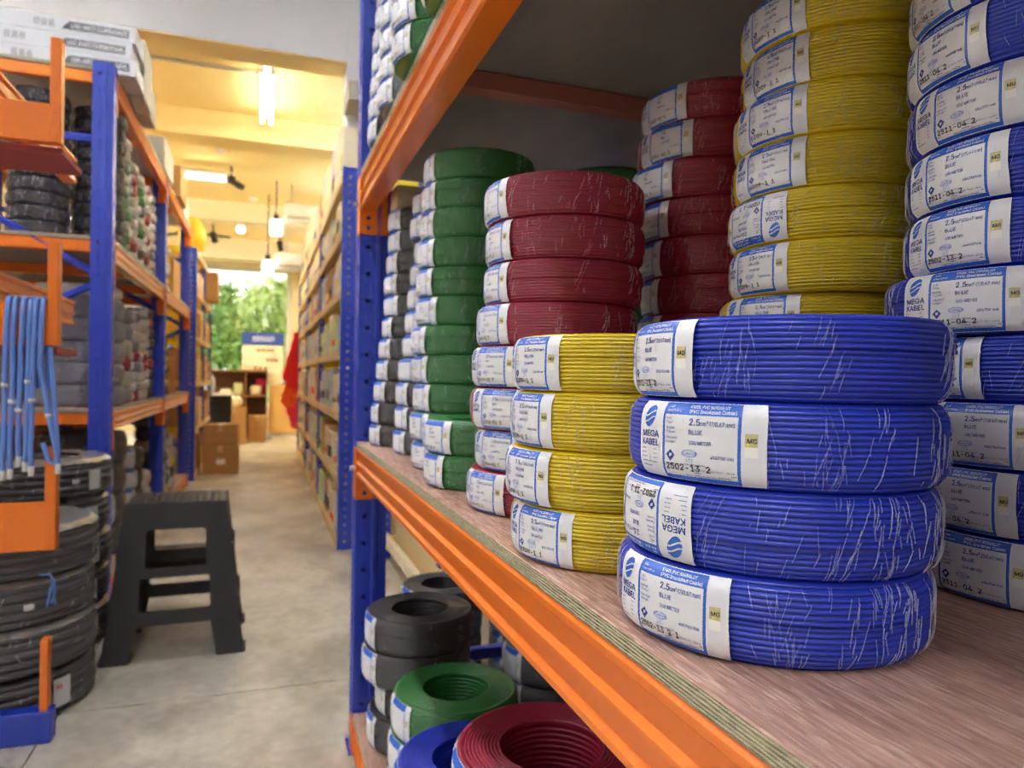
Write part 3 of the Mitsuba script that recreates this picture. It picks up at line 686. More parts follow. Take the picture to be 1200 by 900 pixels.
NM = {'m_box_cream': 'cream', 'm_box_white': 'white', 'm_box_green': 'pale green', 'm_box_grey': 'grey', 'm_card': 'brown'}
BAY = [(4.385, 6.07), (6.125, 7.88), (7.925, 9.68)]
LNAME = ['floor', 'second', 'third', 'fourth', 'fifth', 'sixth', 'top']
BN = ['near', 'middle', 'far']
for bi, (ya, yb) in enumerate(BAY):
    for li, z in enumerate(LV2):
        y = ya + .05; nn = 0
        room = (LV2[li + 1] - z - .09) if li < 6 else .46
        while y < yb - .12:
            w = r2.uniform(.19, .36)
            w = min(w, yb - .01 - y)
            h = room * r2.uniform(.62, .98)
            bs = r2.choice(BM)
            dpt = r2.uniform(.25, .4)
            xo = .443 + r2.uniform(0, .012)
            k = thing('carton', '%s carton, %s along the %s shelf, %s bay of the right perforated rack' % (NM[bs], ORD[nn], LNAME[li], BN[bi]), 'box', 'cartons on the right boltless rack')
            z0 = z + .0225
            put(k + '__body', bx(xo, xo + dpt, y, y + w - .012, z0, z0 + h, .003), bs)
            # printed face: a band and a patch on the aisle side
            pb = r2.choice(['m_sign_blue', 'm_card_dark', 'm_yellow_paint', 'm_box_white', 'm_red_cloth', 'm_dark', 'm_box_green'])
            put(k + '__print', bx(xo - .001, xo, y + w * .12, y + w * .8, z0 + h * .2, z0 + h * r2.uniform(.3, .55)), pb)
            y += w; nn += 1
whole('carton', bx(.47, .74, 4.42, 4.72, 2.742, 2.86, .004), 'm_box_grey', 'grey carton on top of the boltless rack beside the white column', 'box')
# red and orange cloths hanging at the far end of the rack
def cloth(name, pts, bs, label, w):
    p = np.asarray(pts, float)
    n = 26
    tt = np.linspace(0, 1, len(p)); ti = np.linspace(0, 1, n)
    c = np.stack([np.interp(ti, tt, p[:, k]) for k in range(3)], -1)
    ww = np.interp(ti, np.linspace(0, 1, len(w)), w)
    m = 22
    a = np.arange(m) * 2 * np.pi / m
    V = []
    for i in range(n):
        fold = 1 + .35 * np.sin(a * 5 + i * .35) + .12 * np.sin(a * 9 - i * .5)
        V.append(np.stack([c[i, 0] + ww[i] * np.cos(a) * fold, c[i, 1] + .4 * ww[i] * np.sin(a) * fold, c[i, 2] + 0 * a], -1))
    V = np.vstack(V)
    i, j = np.meshgrid(np.arange(n - 1), np.arange(m), indexing='ij')
    q = np.stack([i * m + j, i * m + (j + 1) % m, (i + 1) * m + (j + 1) % m, (i + 1) * m + j], -1).reshape(-1, 4)
    caps = [[0, k + 1, k] for k in range(1, m - 1)] + [[(n - 1) * m, (n - 1) * m + k, (n - 1) * m + k + 1] for k in range(1, m - 1)]
    whole(name, trimesh.Trimesh(V, np.vstack([q[:, [0, 1, 2]], q[:, [0, 2, 3]], caps]), process=False), bs, label, 'cloth', smooth=50)
cloth('hanging_cloth', [(.42, 9.8, 1.62), (.40, 9.8, 1.3), (.37, 9.8, 1.0), (.38, 9.8, .88)], 'm_red_cloth', 'bright red cloth hanging at the far end of the right rack, uppermost', [.03, .07, .1, .06])
cloth('hanging_cloth', [(.36, 9.86, .98), (.34, 9.86, .7), (.33, 9.86, .62)], 'm_orange_cloth', 'orange cloth hanging below the red cloth at the rack end', [.05, .09, .04])
cloth('hanging_cloth', [(.43, 9.95, .9), (.42, 9.95, .6), (.43, 9.95, .34)], 'm_pink_cloth', 'pinkish red cloth hanging lowest at the rack end by the wooden cabinet', [.05, .09, .05])

# rack with yellow beams seen under the middle shelf
t = thing('boltless_rack', 'low rack with a pale yellow beam seen below the long orange beam', 'rack')
angle_post(t, .66, 4.08, .7, 1, 1); angle_post(t, .70, 2.75, .9, 1, 1); angle_post(t, 1.2, 2.75, .9, -1, 1)
put(t + '__shelf_beam', bx(.665, .70, 2.8, 4.1, .09, .15, .004), 'm_box_cream')
put(t + '__side_panel', bx(.74, .76, 2.82, 4.1, .02, .62), 'm_pale_wood')
put(t + '__shelf_beam', bx(.66, 1.2, 2.70, 2.74, .30, .35, .004), 'm_blue')
for j, (x, y) in enumerate(((.60, 2.40), (.91, 2.36))):
    for i in range(4):
        cable_coil('black', x, y, .001 + .084 * (i + .5), -150, 1, 'black coil, %s in the %s floor stack beyond the orange rack frame' % (('lowest', 'second', 'third', 'topmost')[i], ('left', 'right')[j]), film=40, **{q: w for q, w in kw.items() if q != 'big'})
whole('plywood_sheet', bx(1.215, 1.235, 2.2, 4.0, .001, .85, .001), 'm_desk', 'brown plywood sheet leaning on the wall beyond the orange rack frame', 'board')

# ------------------------------------------------------------------ pallet rack on the left
XL = -0.65
t = thing('pallet_rack', 'blue and orange pallet rack of coils along the left side of the aisle', 'rack')
for y in (3.616, 5.45, 7.2):
    rack_post(t, XL - .086, y, 2.44 if y < 4 else 2.40, side=1)
    rack_post(t, -1.72, y, 2.44 if y < 4 else 2.40, side=1)
def brace(x0, z0, x1, z1, y):
    put(t + '__frame_brace', sweep([(x0, y, z0), (x1, y, z1)], .017, 6), 'm_blue')
for y in (3.66, 5.49, 7.24):
    brace(-1.66, 2.10, XL - .08, 2.10, y) if y < 4 else None
    put(t + '__frame_brace', bx(-1.66, XL - .084, y - .014, y + .014, 2.085, 2.12, .003), 'm_blue')
    brace(-1.66, 2.05, XL - .05, 1.48, y); brace(XL - .05, 1.46, -1.66, .95, y); brace(-1.66, .9, XL - .05, .35, y)
LVL = [(.03, .10, .12), (.783, .865, .882), (1.553, 1.645, 1.662), (2.325, 2.405, 2.422)]
for (ya, yb) in ((3.70, 5.448), (5.53, 7.198)):
    for (z0, z1, zt) in LVL:
        b = put(t + '__beam', prism_y(beam_profile(XL, z0, z1, s=-1), ya, yb), 'm_orange')
        for yy, sg in ((ya, -1), (yb, 1)):
            zb = max(z0 - .1, .005)
            put(b + '__connector', bx(XL - .05, XL + .003, yy - .004, yy + .004, zb, z1 + .01), 'm_orange')
        put(t + '__beam', prism_y(beam_profile(-1.72, z0, z1, s=1), ya, yb), 'm_orange')
        put(t + '__deck', bx(-1.71, XL - .002, ya - .06, yb, z1, zt - .0005, .001), 'm_ply', label='plywood deck')
        for y in (ya - .055, (ya + yb) / 2):
            put(t + '__cross_bar', bx(-1.69, XL - .052, y, y + .03, z1 - .055, z1 - .0005, .003), 'm_orange')

GL = 'coils on the left pallet rack'
rl = random.Random(3)
def lstack(cols, x, y, z, n, R, H, desc, lod=0, level=0, jit=.006, th=-35, film=26, hole=None, pitch=None, mixed=False):
    for i in range(n):
        c = cols[i % len(cols)] if not mixed else rl.choice(cols)
        at = 'topmost' if i == n - 1 else ('bottom' if i == 0 else '%s up' % ORD[i])
        cable_coil(c, x + rl.uniform(-jit, jit), y + rl.uniform(-jit, jit), z + (pitch or H) * (i + .5), th + rl.uniform(-8, 8), lod, '%s coil, %s in %s' % (c, at, desc),
                   group=GL, level=level, R=R, H=H, hole=hole or R * .5, film=film, wid=.0018, rows=15 if H < .08 else 9, var=i % 3)
COLOURS['white'] = ('m_white_wire', 'WHITE')
# end of the rack, seen through the first frame
lstack(['black'], -.988, 3.815, 1.662, 10, .125, .066, 'the wrapped stack behind the orange end stops', 1, None, film=170)
lstack(['black'], -.782, 3.975, 1.662, 10, .12, .066, 'the stack left of the nearest left post', 1, None, film=170)
lstack(['grey'], -.862, 4.0, .882, 5, .205, .105, 'the large grey stack behind the nearest left post', 1, None, film=60, hole=.11)
cable_coil('white', -.862, 4.0, .882 + .105 * 5 + .03, 0, 1, 'white wrapped coil lying on the large grey stack of the left rack', group=GL, level=None, R=.19, H=.06, hole=.1, film=100, wid=.0018)
# aisle face, middle shelf
for i, (cols, n) in enumerate(((['green', 'white', 'green', 'white'], 10), (['white', 'red', 'white'], 9), (['black', 'green', 'white'], 9), (['white', 'grey', 'red'], 9), (['white', 'grey'], 9))):
    lstack(cols, XL - .03 - .112, 4.235 + i * .247, 1.662, n, .112, .062, 'the %s middle shelf stack beyond the first left post' % ORD[i], 0, 0, mixed=True, film=0)
# aisle face, lower shelf
lstack(['grey', 'white', 'red'], XL - .03 - .14, 4.37, .882, 6, .14, .086, 'the lower shelf stack beside the large grey coils', 0, 0, mixed=True, film=0)
lstack(['white', 'red', 'white', 'grey'], XL - .03 - .112, 4.65, .882, 9, .112, .058, 'the second lower shelf stack beyond the grey coils', 0, 0, mixed=True, film=0)
lstack(['white', 'red'], XL - .03 - .112, 4.90, .882, 8, .112, .058, 'the third lower shelf stack beyond the grey coils', 0, 0, mixed=True, film=0)
lstack(['black', 'black', 'black', 'red'], XL - .03 - .125, 5.17, .882, 9, .125, .065, 'the dark lower shelf stack before the second left post', 0, 0, film=0)
lstack(['yellow'], XL - .03 - .112, 5.72, .882, 9, .112, .06, 'the lower shelf stack just beyond the second left post', 0, 0, film=0)
lstack(['black', 'white', 'grey'], XL - .03 - .112, 5.97, .882, 7, .112, .06, 'the lower shelf stack beyond the yellow coils', 0, 0, film=0)
lstack(['white', 'grey'], XL - .03 - .112, 5.75, 1.662, 10, .112, .058, 'the middle shelf stack just beyond the second left post', 0, 0, film=0)
lstack(['white', 'yellow', 'white'], XL - .03 - .112, 6.0, 1.662, 6, .112, .058, 'the short middle shelf stack beyond the second left post', 0, 0, film=0)
# floor shelf
lstack(['black'], XL - .02 - .2, 4.16, .12, 4, .2, .155, 'the large dark bottom shelf stack behind the stool', 1, 0, hole=.11, film=40)
lstack(['black'], XL - .02 - .16, 4.78, .12, 4, .16, .12, 'the second dark bottom shelf stack behind the stool', 0, 0, hole=.08, film=0)
lstack(['white'], XL - .02 - .1, 5.1, .12, 3, .1, .1, 'the pale bottom shelf stack before the second post', 0, 0, film=0)
lstack(['yellow', 'black', 'green', 'black', 'white', 'black', 'black', 'red'], XL - .02 - .12, 5.95, .12, 7, .12, .085, 'the bottom shelf stack beyond the second post', 0, 0, film=0)
lstack(['white', 'black', 'yellow'], XL - .02 - .11, 6.35, .12, 5, .11, .085, 'the farthest bottom shelf stack on the left', 0, 0, film=0)
for i, y in enumerate((3.80, 4.36, 4.90, 5.60, 6.2)):  # cartons added as a barrier against the bright background behind the rack
    for z, hh, nm in ((.1205, .56, 'bottom'), (.8825, .5, 'lower')):
        if nm == 'lower' and i == 0:
            continue
        whole('carton', bx(-1.66, -1.22, y, y + .52 if i < 4 else y + .6, z, z + hh - .03 * (i % 3), .004), 'm_card_dark', 'added dark brown carton, %s along the back of the %s left rack shelf' % (ORD[i], nm), 'box', 'added cartons at the back of the left rack')
# long white lamp cartons on top
def lamp_carton(z, dx, label, bar):
    k = thing('lamp_carton', label, 'box', 'long lamp cartons on the left rack')
    x0, x1, y0, y1 = -1.80 + dx, -.588 + dx, 3.70, 3.925
    put(k + '__body', bx(x0, x1, y0, y1, z, z + .0755, .002), 'm_box_white')
    s = Sheet()
    w = x1 - x0
    s.poly(Polygon([(w - .30, .02), (w - .028, .02), (w - .028, .056), (w - .268, .056)]), lin(74, 76, 82), 1)
    s.text('LED ANTI CORROSIVE', w - .262, .029, .018, lin(240, 242, 244), 2, .226, bold=True)
    for q in range(11):
        if q in (3, 7):
            continue
        s.rect(w - bar + q * .0072, .022, w - bar + q * .0072 + .004, .054, lin(120, 122, 128), 1)
    scene[numbered(k + '__print')] = panel_print(s, [x0, y0, z], [1, 0, 0], [0, 0, 1])
for i, nm in enumerate(('lowest', 'middle', 'topmost')):
    lamp_carton(2.4225 + i * .076, (.012, -.006, .01)[i], 'long white carton printed LED ANTI CORROSIVE on the left rack, %s of three' % nm, (.49, .50, .405)[i])
def carton(x0, x1, y0, y1, z0, z1, bs, label, tape=True, name='carton'):
    k = thing(name, label, 'box')
    put(k + '__body', bx(x0, x1, y0, y1, z0, z1, .003), bs)
    if tape:
        xm = (x0 + x1) / 2
        put(k + '__tape', cat_m(bx(xm - .025, xm + .025, y0 - .001, y1 + .001, z1, z1 + .001), bx(xm - .025, xm + .025, y0 - .0012, y0 - .0001, z1 - .07, z1)), 'm_tape', label='packing tape')
        put(k + '__flap_line', bx(x0 + .002, x1 - .002, y0 - .0008, y0, (z0 + z1) / 2 - .002, (z0 + z1) / 2 + .002), 'm_card_dark')
    return k
carton(-1.1, -.578, 3.96, 4.22, 2.4225, 2.71, 'm_box_grey', 'grey carton on top of the left rack right behind the white lamp cartons', False)
carton(-1.1, -.59, 4.25, 4.45, 2.4225, 2.6, 'm_box_grey', 'lower grey carton behind the tall grey one on the left rack top', False)
carton(-1.1, -.64, 5.25, 5.75, 2.4225, 2.63, 'm_box_grey', 'grey carton on top of the left rack above the second post', False)
carton(-1.1, -.62, 6.05, 6.5, 2.4225, 2.66, 'm_card', 'brown carton on top of the left rack beyond the grey one', False)
carton(-1.1, -.66, 6.6, 7.1, 2.4225, 2.62, 'm_box_cream', 'cream carton farthest on top of the left pallet rack', False)
carton(-1.2, -.70, 6.4, 6.9, 1.663, 2.0, 'm_card', 'brown carton on the middle shelf at the far end of the left pallet rack', False)
carton(-1.2, -.72, 6.3, 6.8, .883, 1.2, 'm_card_dark', 'dark brown carton on the lower shelf at the far end of the left pallet rack', False)

# boltless rack beyond it
LV4 = [.03, .5, .95, 1.4, 1.85, 2.25]
boltless('blue perforated rack beyond the left pallet rack', -.62, -1.1, [7.5, 8.6, 9.7], LV4, 2.27, 'm_pale_wood', -1)
for bi, (ya, yb) in enumerate(((7.52, 8.58), (8.62, 9.68))):
    for li, z in enumerate(LV4[:-1]):
        y = ya + .04 if (bi, li) != (1, 4) else ya + .5
        while y < yb - .12:
            w = min(r2.uniform(.16, .3), yb - .01 - y)
            h = (LV4[li + 1] - z - .1) * r2.uniform(.5, .95)
            bs = r2.choice(['m_card', 'm_box_cream', 'm_yellow_bag', 'm_card', 'm_box_grey', 'm_card_dark'])
            nm = {'m_card': 'brown', 'm_box_cream': 'cream', 'm_yellow_bag': 'yellow', 'm_box_grey': 'grey', 'm_card_dark': 'dark brown'}[bs]
            nn = len([1 for q in labels.values() if q.get('group') == 'cartons on the left boltless rack' and ('%s shelf, %s bay' % (LNAME[li], BN[bi])) in q['label']])
            whole('carton', bx(-.63 - .3, -.63, y, y + w - .012, z + .0225, z + .0225 + h, .004), bs, '%s carton, %s along the %s shelf, %s bay beyond the left pallet rack' % (nm, ORD[nn], LNAME[li], BN[bi]), 'box', 'cartons on the left boltless rack')
            y += w
m = trimesh.creation.icosphere(3, 1.0)
v = m.vertices * [.13, .16, .2] * (1 + .18 * (meshkit.fbm(m.vertices * 2.5 + 3, 3) - .5))[:, None]
m = trimesh.Trimesh(v, m.faces, process=False); m.apply_translation((-.70, 8.0, 2.2725 + .19))
whole('sack', m, 'm_yellow_bag', 'yellow sack on top of the rack beyond the left pallet rack', 'sack', smooth=True)
carton(-1.0, -.50, 8.72, 9.08, 1.876, 2.205, 'm_card', 'brown carton sticking out into the aisle left of the window', False)

# ------------------------------------------------------------------ end-stop rack with orange arms at the left front
t = thing('arm_rack', 'rack with orange end stops on a blue base at the left edge holding wire', 'rack')
YP, XE = 2.305, -.545
put(t + '__base', cat_m(bx(-1.4, XE - .022, YP, YP + .05, 0, .09, .003), bx(XE - .034, XE - .006, YP - .003, YP + .053, 0, .088, .003)), 'm_blue', label='blue base beam')
put(t + '__end_stop', bx(XE - .036, XE - .016, YP + .004, YP + .044, .088, .29, .002), 'm_orange')
for (z0, z1, zs) in ((.545, .683, .835), (1.12, 1.24, 1.415), (1.69, 1.797, 1.985)):
    a = put(t + '__arm', bx(-1.4, XE - .024, YP, YP + .004, z0, z1, .001), 'm_orange', label='orange arm plate')
    put(a + '__lip', bx(-1.4, XE - .024, YP + .004, YP + .03, z0, z0 + .004), 'm_orange')
    put(t + '__end_stop', cat_m(bx(XE - .028, XE, YP - .002, YP + .038, z0, zs, .0025)), 'm_orange', label='upright orange end stop')
    for z in (z0 + .02, z1 - .02):
        put(a + '__rivet', cyl([XE - .014, YP - .006, z], [XE - .014, YP - .001, z], .004, 8), 'm_orange')
    if z0 > 1:
        put(t + '__tray_board', bx(-1.4, XE + (-.004 if z0 > 1.5 else -.012), YP + .04, YP + .27, z0 - .022, z0 - .002, .002), 'm_maroon', label='maroon underside board')
        put(t + '__side_beam', prism_y(beam_profile(-.70, z1 - .012, z1 + .088, s=-1), YP + .03, 3.2), 'm_orange')
        put(t + '__side_beam', prism_y(beam_profile(-1.36, z1 - .012, z1 + .088, s=1), YP + .03, 3.2), 'm_orange')
for (x, y) in ((-1.42, YP), (-1.42, 3.2)):
    put(t + '__column', bx(x - .04, x + .04, y - .03, y + .03, 0, 2.2, .003), 'm_blue')

# black conduit coils on the floor behind it
def conduit_mesh(R, hole, H, rows, var):
    pts = []
    p = H / rows
    for k in range(rows):
        for s in (-1, -.7, -.3, 0, .3, .7):
            zz = -H / 2 + (k + (s + 1) / 2) * p
            e = abs(2 * zz / H)
            pts.append((R - .018 * e ** 6 + .5 * p * (math.sqrt(max(0, 1 - s * s)) - 1) * .7, zz))
    nr = max(3, int((R - .02 - hole) / p))
    w = (R - .02 - hole) / nr
    pts.append((R - .02, H / 2 - .002))
    for k in range(nr):
        for s in (-.5, 0, .5, 1):
            pts.append((R - .02 - (k + (s + 1) / 2) * w, H / 2 - .35 * w * (1 - math.sqrt(max(0, 1 - s * s)))))
    pts += [(hole, -H / 2 + .006), (R - .02, -H / 2)]
    pts = np.array(pts)
    seg, n = 96, len(pts)
    th = np.arange(seg) * 2 * np.pi / seg
    rr = np.repeat(pts[None, :, 0], seg, 0); zz = np.repeat(pts[None, :, 1], seg, 0)
    q = np.stack([np.cos(th)[:, None] * 1.3 + 0 * rr, np.sin(th)[:, None] * 1.3 + 0 * rr, zz * 30], -1)
    rr = rr + .008 * (meshkit.noise(q, var) - .5)
    v = np.stack([np.cos(th)[:, None] * rr, np.sin(th)[:, None] * rr, zz], -1).reshape(-1, 3)
    i, j = np.meshgrid(np.arange(seg), np.arange(n), indexing='ij')
    a, b = (i + 1) % seg, (j + 1) % n
    quad = np.stack([i * n + j, a * n + j, a * n + b, i * n + b], -1).reshape(-1, 4)
    uv = np.stack([np.repeat(th[:, None] * R, n, 1), np.repeat(np.arange(n)[None] * .004, seg, 0)], -1).reshape(-1, 2)
    return trimesh.Trimesh(v, np.vstack([quad[:, [0, 1, 2]], quad[:, [0, 2, 3]]]), process=False), uv
CON = []
for v_ in range(3):
    m, uv = conduit_mesh(.264, .14, .137, 5, v_)
    CON.append(mikit.ply(m, 'm_conduit', True, uv=uv))
def conduit_label(key, R, a, w, h, M, logo=True):
    s = Sheet()
    s.rect(0, -h / 2, w, h / 2, lin(206, 206, 206), 0)
    if logo:
        s.text('M', w * .12, h * .1, h * .2, lin(190, 40, 50), 1, bold=True)
    v, f, c = s.done()
    r = R + .006 + v[:, 2] * .0004
    th = a + (v[:, 0] - w / 2) / R
    put(key, mikit.ply(trimesh.Trimesh(np.stack([r * np.cos(th), r * np.sin(th), v[:, 1]], -1), f, process=False), 'm_print', True, color=c), None, M=M, label='pale sticker')
def crumple(R0, R1, a0, a1, z, seed, n=40, m=14, amp=.012):
    a, r = np.meshgrid(np.linspace(a0, a1, n), np.linspace(R0, R1, m), indexing='ij')
    h = amp * meshkit.fbm(np.stack([np.cos(a) * r * 40, np.sin(a) * r * 40, 0 * r + seed], -1), 3, seed)
    edge = np.clip((r - R1 + .02) / .02, 0, 1)
    v = np.stack([np.cos(a) * r, np.sin(a) * r, z + h - edge * .016], -1).reshape(-1, 3)
    i, j = np.meshgrid(np.arange(n - 1), np.arange(m - 1), indexing='ij')
    q = np.stack([i * m + j, (i + 1) * m + j, (i + 1) * m + j + 1, i * m + j + 1], -1).reshape(-1, 4)
    return trimesh.Trimesh(v, np.vstack([q[:, [0, 1, 2]], q[:, [0, 2, 3]]]), process=False)
HC = .142
spec = [(-.778, 2.655), (-.774, 2.640), (-.780, 2.648), (-.772, 2.662)]
NAMEP = ('bottom', 'second from the floor', 'third from the floor', 'fourth from the floor', 'topmost')
def conduit(i, x, y, label, stickers, film, tie, var):
    k = thing('conduit_coil', label, 'conduit coil', 'conduit coils on the floor')
    put(k + '__conduit', CON[var % 3], None, M=place(x, y, HC * (i + .5), 40 * i + 10))
    M2 = place(x, y, HC * (i + .5))
    for (a, w, hh, logo) in stickers:
        conduit_label(k + '__sticker', .264, math.radians(a), w, hh, M2, logo)
    if film:
        put(k + '__wrap', crumple(.15, .26, math.radians(film[0]), math.radians(film[1]), HC / 2 + .002, i, n=90, m=22, amp=.011 if label.find('topmost') >= 0 else .003), 'm_silver_film', True, M=M2, label='crumpled clear film on top')
    put(k + '__plastic_wrap', film_glint_ply(i % 4, .268, .137, 110, .0011), None, M=M2, label='pale slivers painted as glints on clear plastic wrap')
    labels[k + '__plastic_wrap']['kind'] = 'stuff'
    if tie is not None:
        a = math.radians(tie)
        rr = .271
        pts = [(rr * math.cos(a + .05 * math.sin(s * 3)), rr * math.sin(a + .05 * math.sin(s * 3)), HC / 2 + .01 - s * .085) for s in np.linspace(0, 1, 8)]
        top = [((.2 + .07 * s) * math.cos(a - .3 + .3 * s), (.2 + .07 * s) * math.sin(a - .3 + .3 * s), HC / 2 + .014) for s in np.linspace(0, 1, 6)]
        bow = [(rr * math.cos(a + .02 * s) * 1.02, rr * math.sin(a + .02 * s) * 1.02, HC / 2 - .012 - .03 * abs(s)) for s in np.linspace(-2.2, 2.2, 7)]
        put(k + '__tie', cat_m(sweep(top + pts, .004, 6), sweep(bow, .0032, 6)), 'm_tubing', True, M=M2, label='blue plastic tie')
conduit(0, *spec[0], 'black conduit coil, bottom of the floor pile behind the orange end stops', [(-38, .055, .085, True)], None, None, 0)
conduit(1, *spec[1], 'large black conduit coil, second from the floor behind the orange end stops', [], (-75, 20), None, 1)
conduit(2, *spec[2], 'large black conduit coil, third from the floor behind the orange end stops', [(-58, .026, .018, False)], (-130, 40), -46, 2)
conduit(3, *spec[3], 'large black conduit coil, topmost of the front floor pile', [], (-125, 60), -82, 0)
for i in range(5):
    conduit(i, -.835 - .006 * (i % 2), 3.215 + .004 * (i % 3), 'black conduit coil, %s in the rear floor pile' % NAMEP[i], [(-30, .055, .075, False)] + ([(-47, .026, .018, False)] if i == 4 else []), (-150, 80) if i == 4 else (-50, 30), None, i + 1)

# blue tubing hung over the middle arm
t = thing('tubing_hank', 'hank of blue plastic tubing looped over the middle orange arm at left', 'tubing')
rt = random.Random(4)
for i in range(6):
    x = -.66 + i * .0165 + rt.uniform(-.003, .003)
    zb = .79 + rt.uniform(-.02, .03)
    pts = [(x + .004, YP + .03, 1.0), (x + .002, YP + .026, 1.2), (x, YP + .012, 1.249), (x, YP + .002, 1.252), (x - .001, YP - .010, 1.243), (x - .002, YP - .014, 1.2)]
    pts += [(x - .002 - .006 * s + rt.uniform(-.0015, .0015), YP - .014 - .004 * math.sin(s * 3), 1.2 - (1.2 - zb) * s) for s in np.linspace(.12, 1, 9)]
    if i == 5:
        for q in range(9, len(pts)):
            pts[q] = (pts[q][0] + .05 * ((q - 8) / 6.0), pts[q][1], pts[q][2])
    s_ = put(t + '__strand', sweep(pts, .0075, 8), 'm_tubing', True)
    q_ = pts[9 + i % 3]
    put(s_ + '__knot', sweep([(q_[0] + .0015, q_[1] - .001, q_[2] + .006), q_, (q_[0], q_[1], q_[2] - .006)], [.0085, .0105, .0085], 8), 'm_tube_end', True, label='pale knot')
    put(s_ + '__tip', sweep([pts[-1], (pts[-1][0], pts[-1][1], pts[-1][2] - .028)], .0078, 8), 'm_tube_end', True, label='clear taped tip')
pts = [(-.562, YP - .008, 1.115), (-.552, YP - .012, 1.0), (-.545, YP - .014, .9), (-.538, YP - .014, .82), (-.545, YP - .016, .787), (-.56, YP - .016, .80), (-.575, YP - .016, .85)]
put(t + '__strand', sweep(pts, .007, 8), 'm_tubing', True)
pts = [(-.70, YP - .014, 1.115), (-.704, YP - .014, 1.0), (-.708, YP - .014, .88), (-.70, YP - .014, .79)]
put(t + '__strand', sweep(pts, .007, 8), 'm_tubing', True)

# ------------------------------------------------------------------ black step stool
t = thing('step_stool', 'black plastic step stool standing in the aisle beside the conduit coils', 'stool')
SX, SY = -.30, 3.05           # centre of the seat
SM = T().translate([SX, SY, 0]).rotate([0, 0, 1], 1.5)
hT, wT, dT, wB, dB = .565, .172, .125, .235, .20     # height, half widths at top and floor
def sheet_panel(outer, holes, thick, origin, ex, ez):
    p = Polygon(outer)
    for h in holes:
        p = p.difference(Polygon(h).buffer(.012, 4))
    m = extrude(p, thick)
    ex, ez = np.array(ex, float), np.array(ez, float)
    n = np.cross(ex, ez); n /= np.linalg.norm(n)
    A = np.eye(4); A[:3, 0], A[:3, 1], A[:3, 2], A[:3, 3] = ex, ez, n, origin
    return xform(m, A)
def hw(z): return wT + (wB - wT) * (hT - z) / hT
def hd(z): return dT + (dB - dT) * (hT - z) / hT
lean = (dB - dT) / hT
leg = .086
out = [(-wB, 0), (-wB + leg, 0), (-wB + leg + .004, .012), (-hw(.125) + leg + .012, .125), (hw(.125) - leg - .012, .125), (wB - leg - .004, .012), (wB - leg, 0), (wB, 0), (wT + .004, hT - .02), (wT, hT), (-wT, hT), (-wT - .004, hT - .02)]
lo = [(-hw(.19) + leg + .018, .188), (hw(.19) - leg - .018, .188), (hw(.28) - leg - .012, .282), (-hw(.28) + leg + .012, .282)]
hi = [(-hw(.34) + leg + .02, .338), (hw(.34) - leg - .02, .338), (hw(.46) - leg - .008, .455), (-hw(.46) + leg + .008, .455)]
put(t + '__front_panel', sheet_panel(out, [lo, hi], .012, (0, -dB, 0), (1, 0, 0), (0, lean, 1)), 'm_stool', M=SM)
put(t + '__back_panel', sheet_panel(out, [lo, hi], .012, (0, dB + .012, 0), (1, 0, 0), (0, -lean, 1)), 'm_stool', M=SM)
leanx = (wB - wT) / hT
for s in (-1, 1):
    o2 = [(-dB, 0), (-dB + .09, 0), (-hd(.13) + .09, .13), (hd(.13) - .09, .13), (dB - .09, 0), (dB, 0), (dT, hT), (-dT, hT)]
    h2 = [(-hd(.2) + .1, .2), (hd(.2) - .1, .2), (hd(.44) - .085, .44), (-hd(.44) + .085, .44)]
    put(t + '__side_panel', sheet_panel(o2, [h2], .012, (s * wB - (.012 if s > 0 else 0), 0, 0), (0, 1, 0), (-s * leanx, 0, 1)), 'm_stool', M=SM)
    for s2 in (-1, 1):
        a, b = (s * (wB - .04), s2 * (dB - .035)), (s * (wT - .02), s2 * (dT - .02))
        hull = trimesh.convex.convex_hull(np.array([(a[0] + dx, a[1] + dy, 0.0) for dx in (-.045, .045) for dy in (-.038, .038)] + [(b[0] + dx * .4, b[1] + dy * .4, hT - .03) for dx in (-.03, .03) for dy in (-.03, .03)]))
        put(t + '__leg', hull, 'm_stool', M=SM)
        put(t + '__foot', bx(a[0] - .052, a[0] + .052, a[1] - .044, a[1] + .044, 0, .02, .006), 'm_stool', M=SM)
        for zz in (.40, .20):
            put(t + '__leg_bulge', cat_m(bx(s * hw(zz) - .012, s * hw(zz) + .012, s2 * hd(zz) * .75 - .03, s2 * hd(zz) * .75 + .03, zz - .2, zz, .008)), 'm_stool', M=SM)
put(t + '__seat', bx(-wT - .006, wT + .006, -dT - .006, dT + .006, hT - .03, hT, .008), 'm_stool', M=SM)
dots = cat_m(*[bx(-wT + .02 + a * .027 - .007, -wT + .02 + a * .027 + .007, -dT + .02 + b * .03 - .007, -dT + .02 + b * .03 + .007, hT - .001, hT + .002) for a in range(13) for b in range(8)])
k = put(t + '__tread', dots, 'm_stool', M=SM); labels[k] = {'kind': 'stuff', 'label': 'raised grip dots on the seat'}
put(t + '__step', bx(-wT * .95, wT * .95, .16, .36, .27, .30, .008), 'm_stool', M=SM)
put(t + '__step_front', bx(-wT * .95, wT * .95, .345, .36, .2, .27, .004), 'm_stool', M=SM)
for s in (-1, 1):
    put(t + '__step_leg', trimesh.convex.convex_hull(np.array([(s * .20 + dx, .38 + dy, 0) for dx in (-.03, .03) for dy in (-.03, .03)] + [(s * .15 + dx, .34 + dy, .28) for dx in (-.02, .02) for dy in (-.02, .02)])), 'm_stool', M=SM)

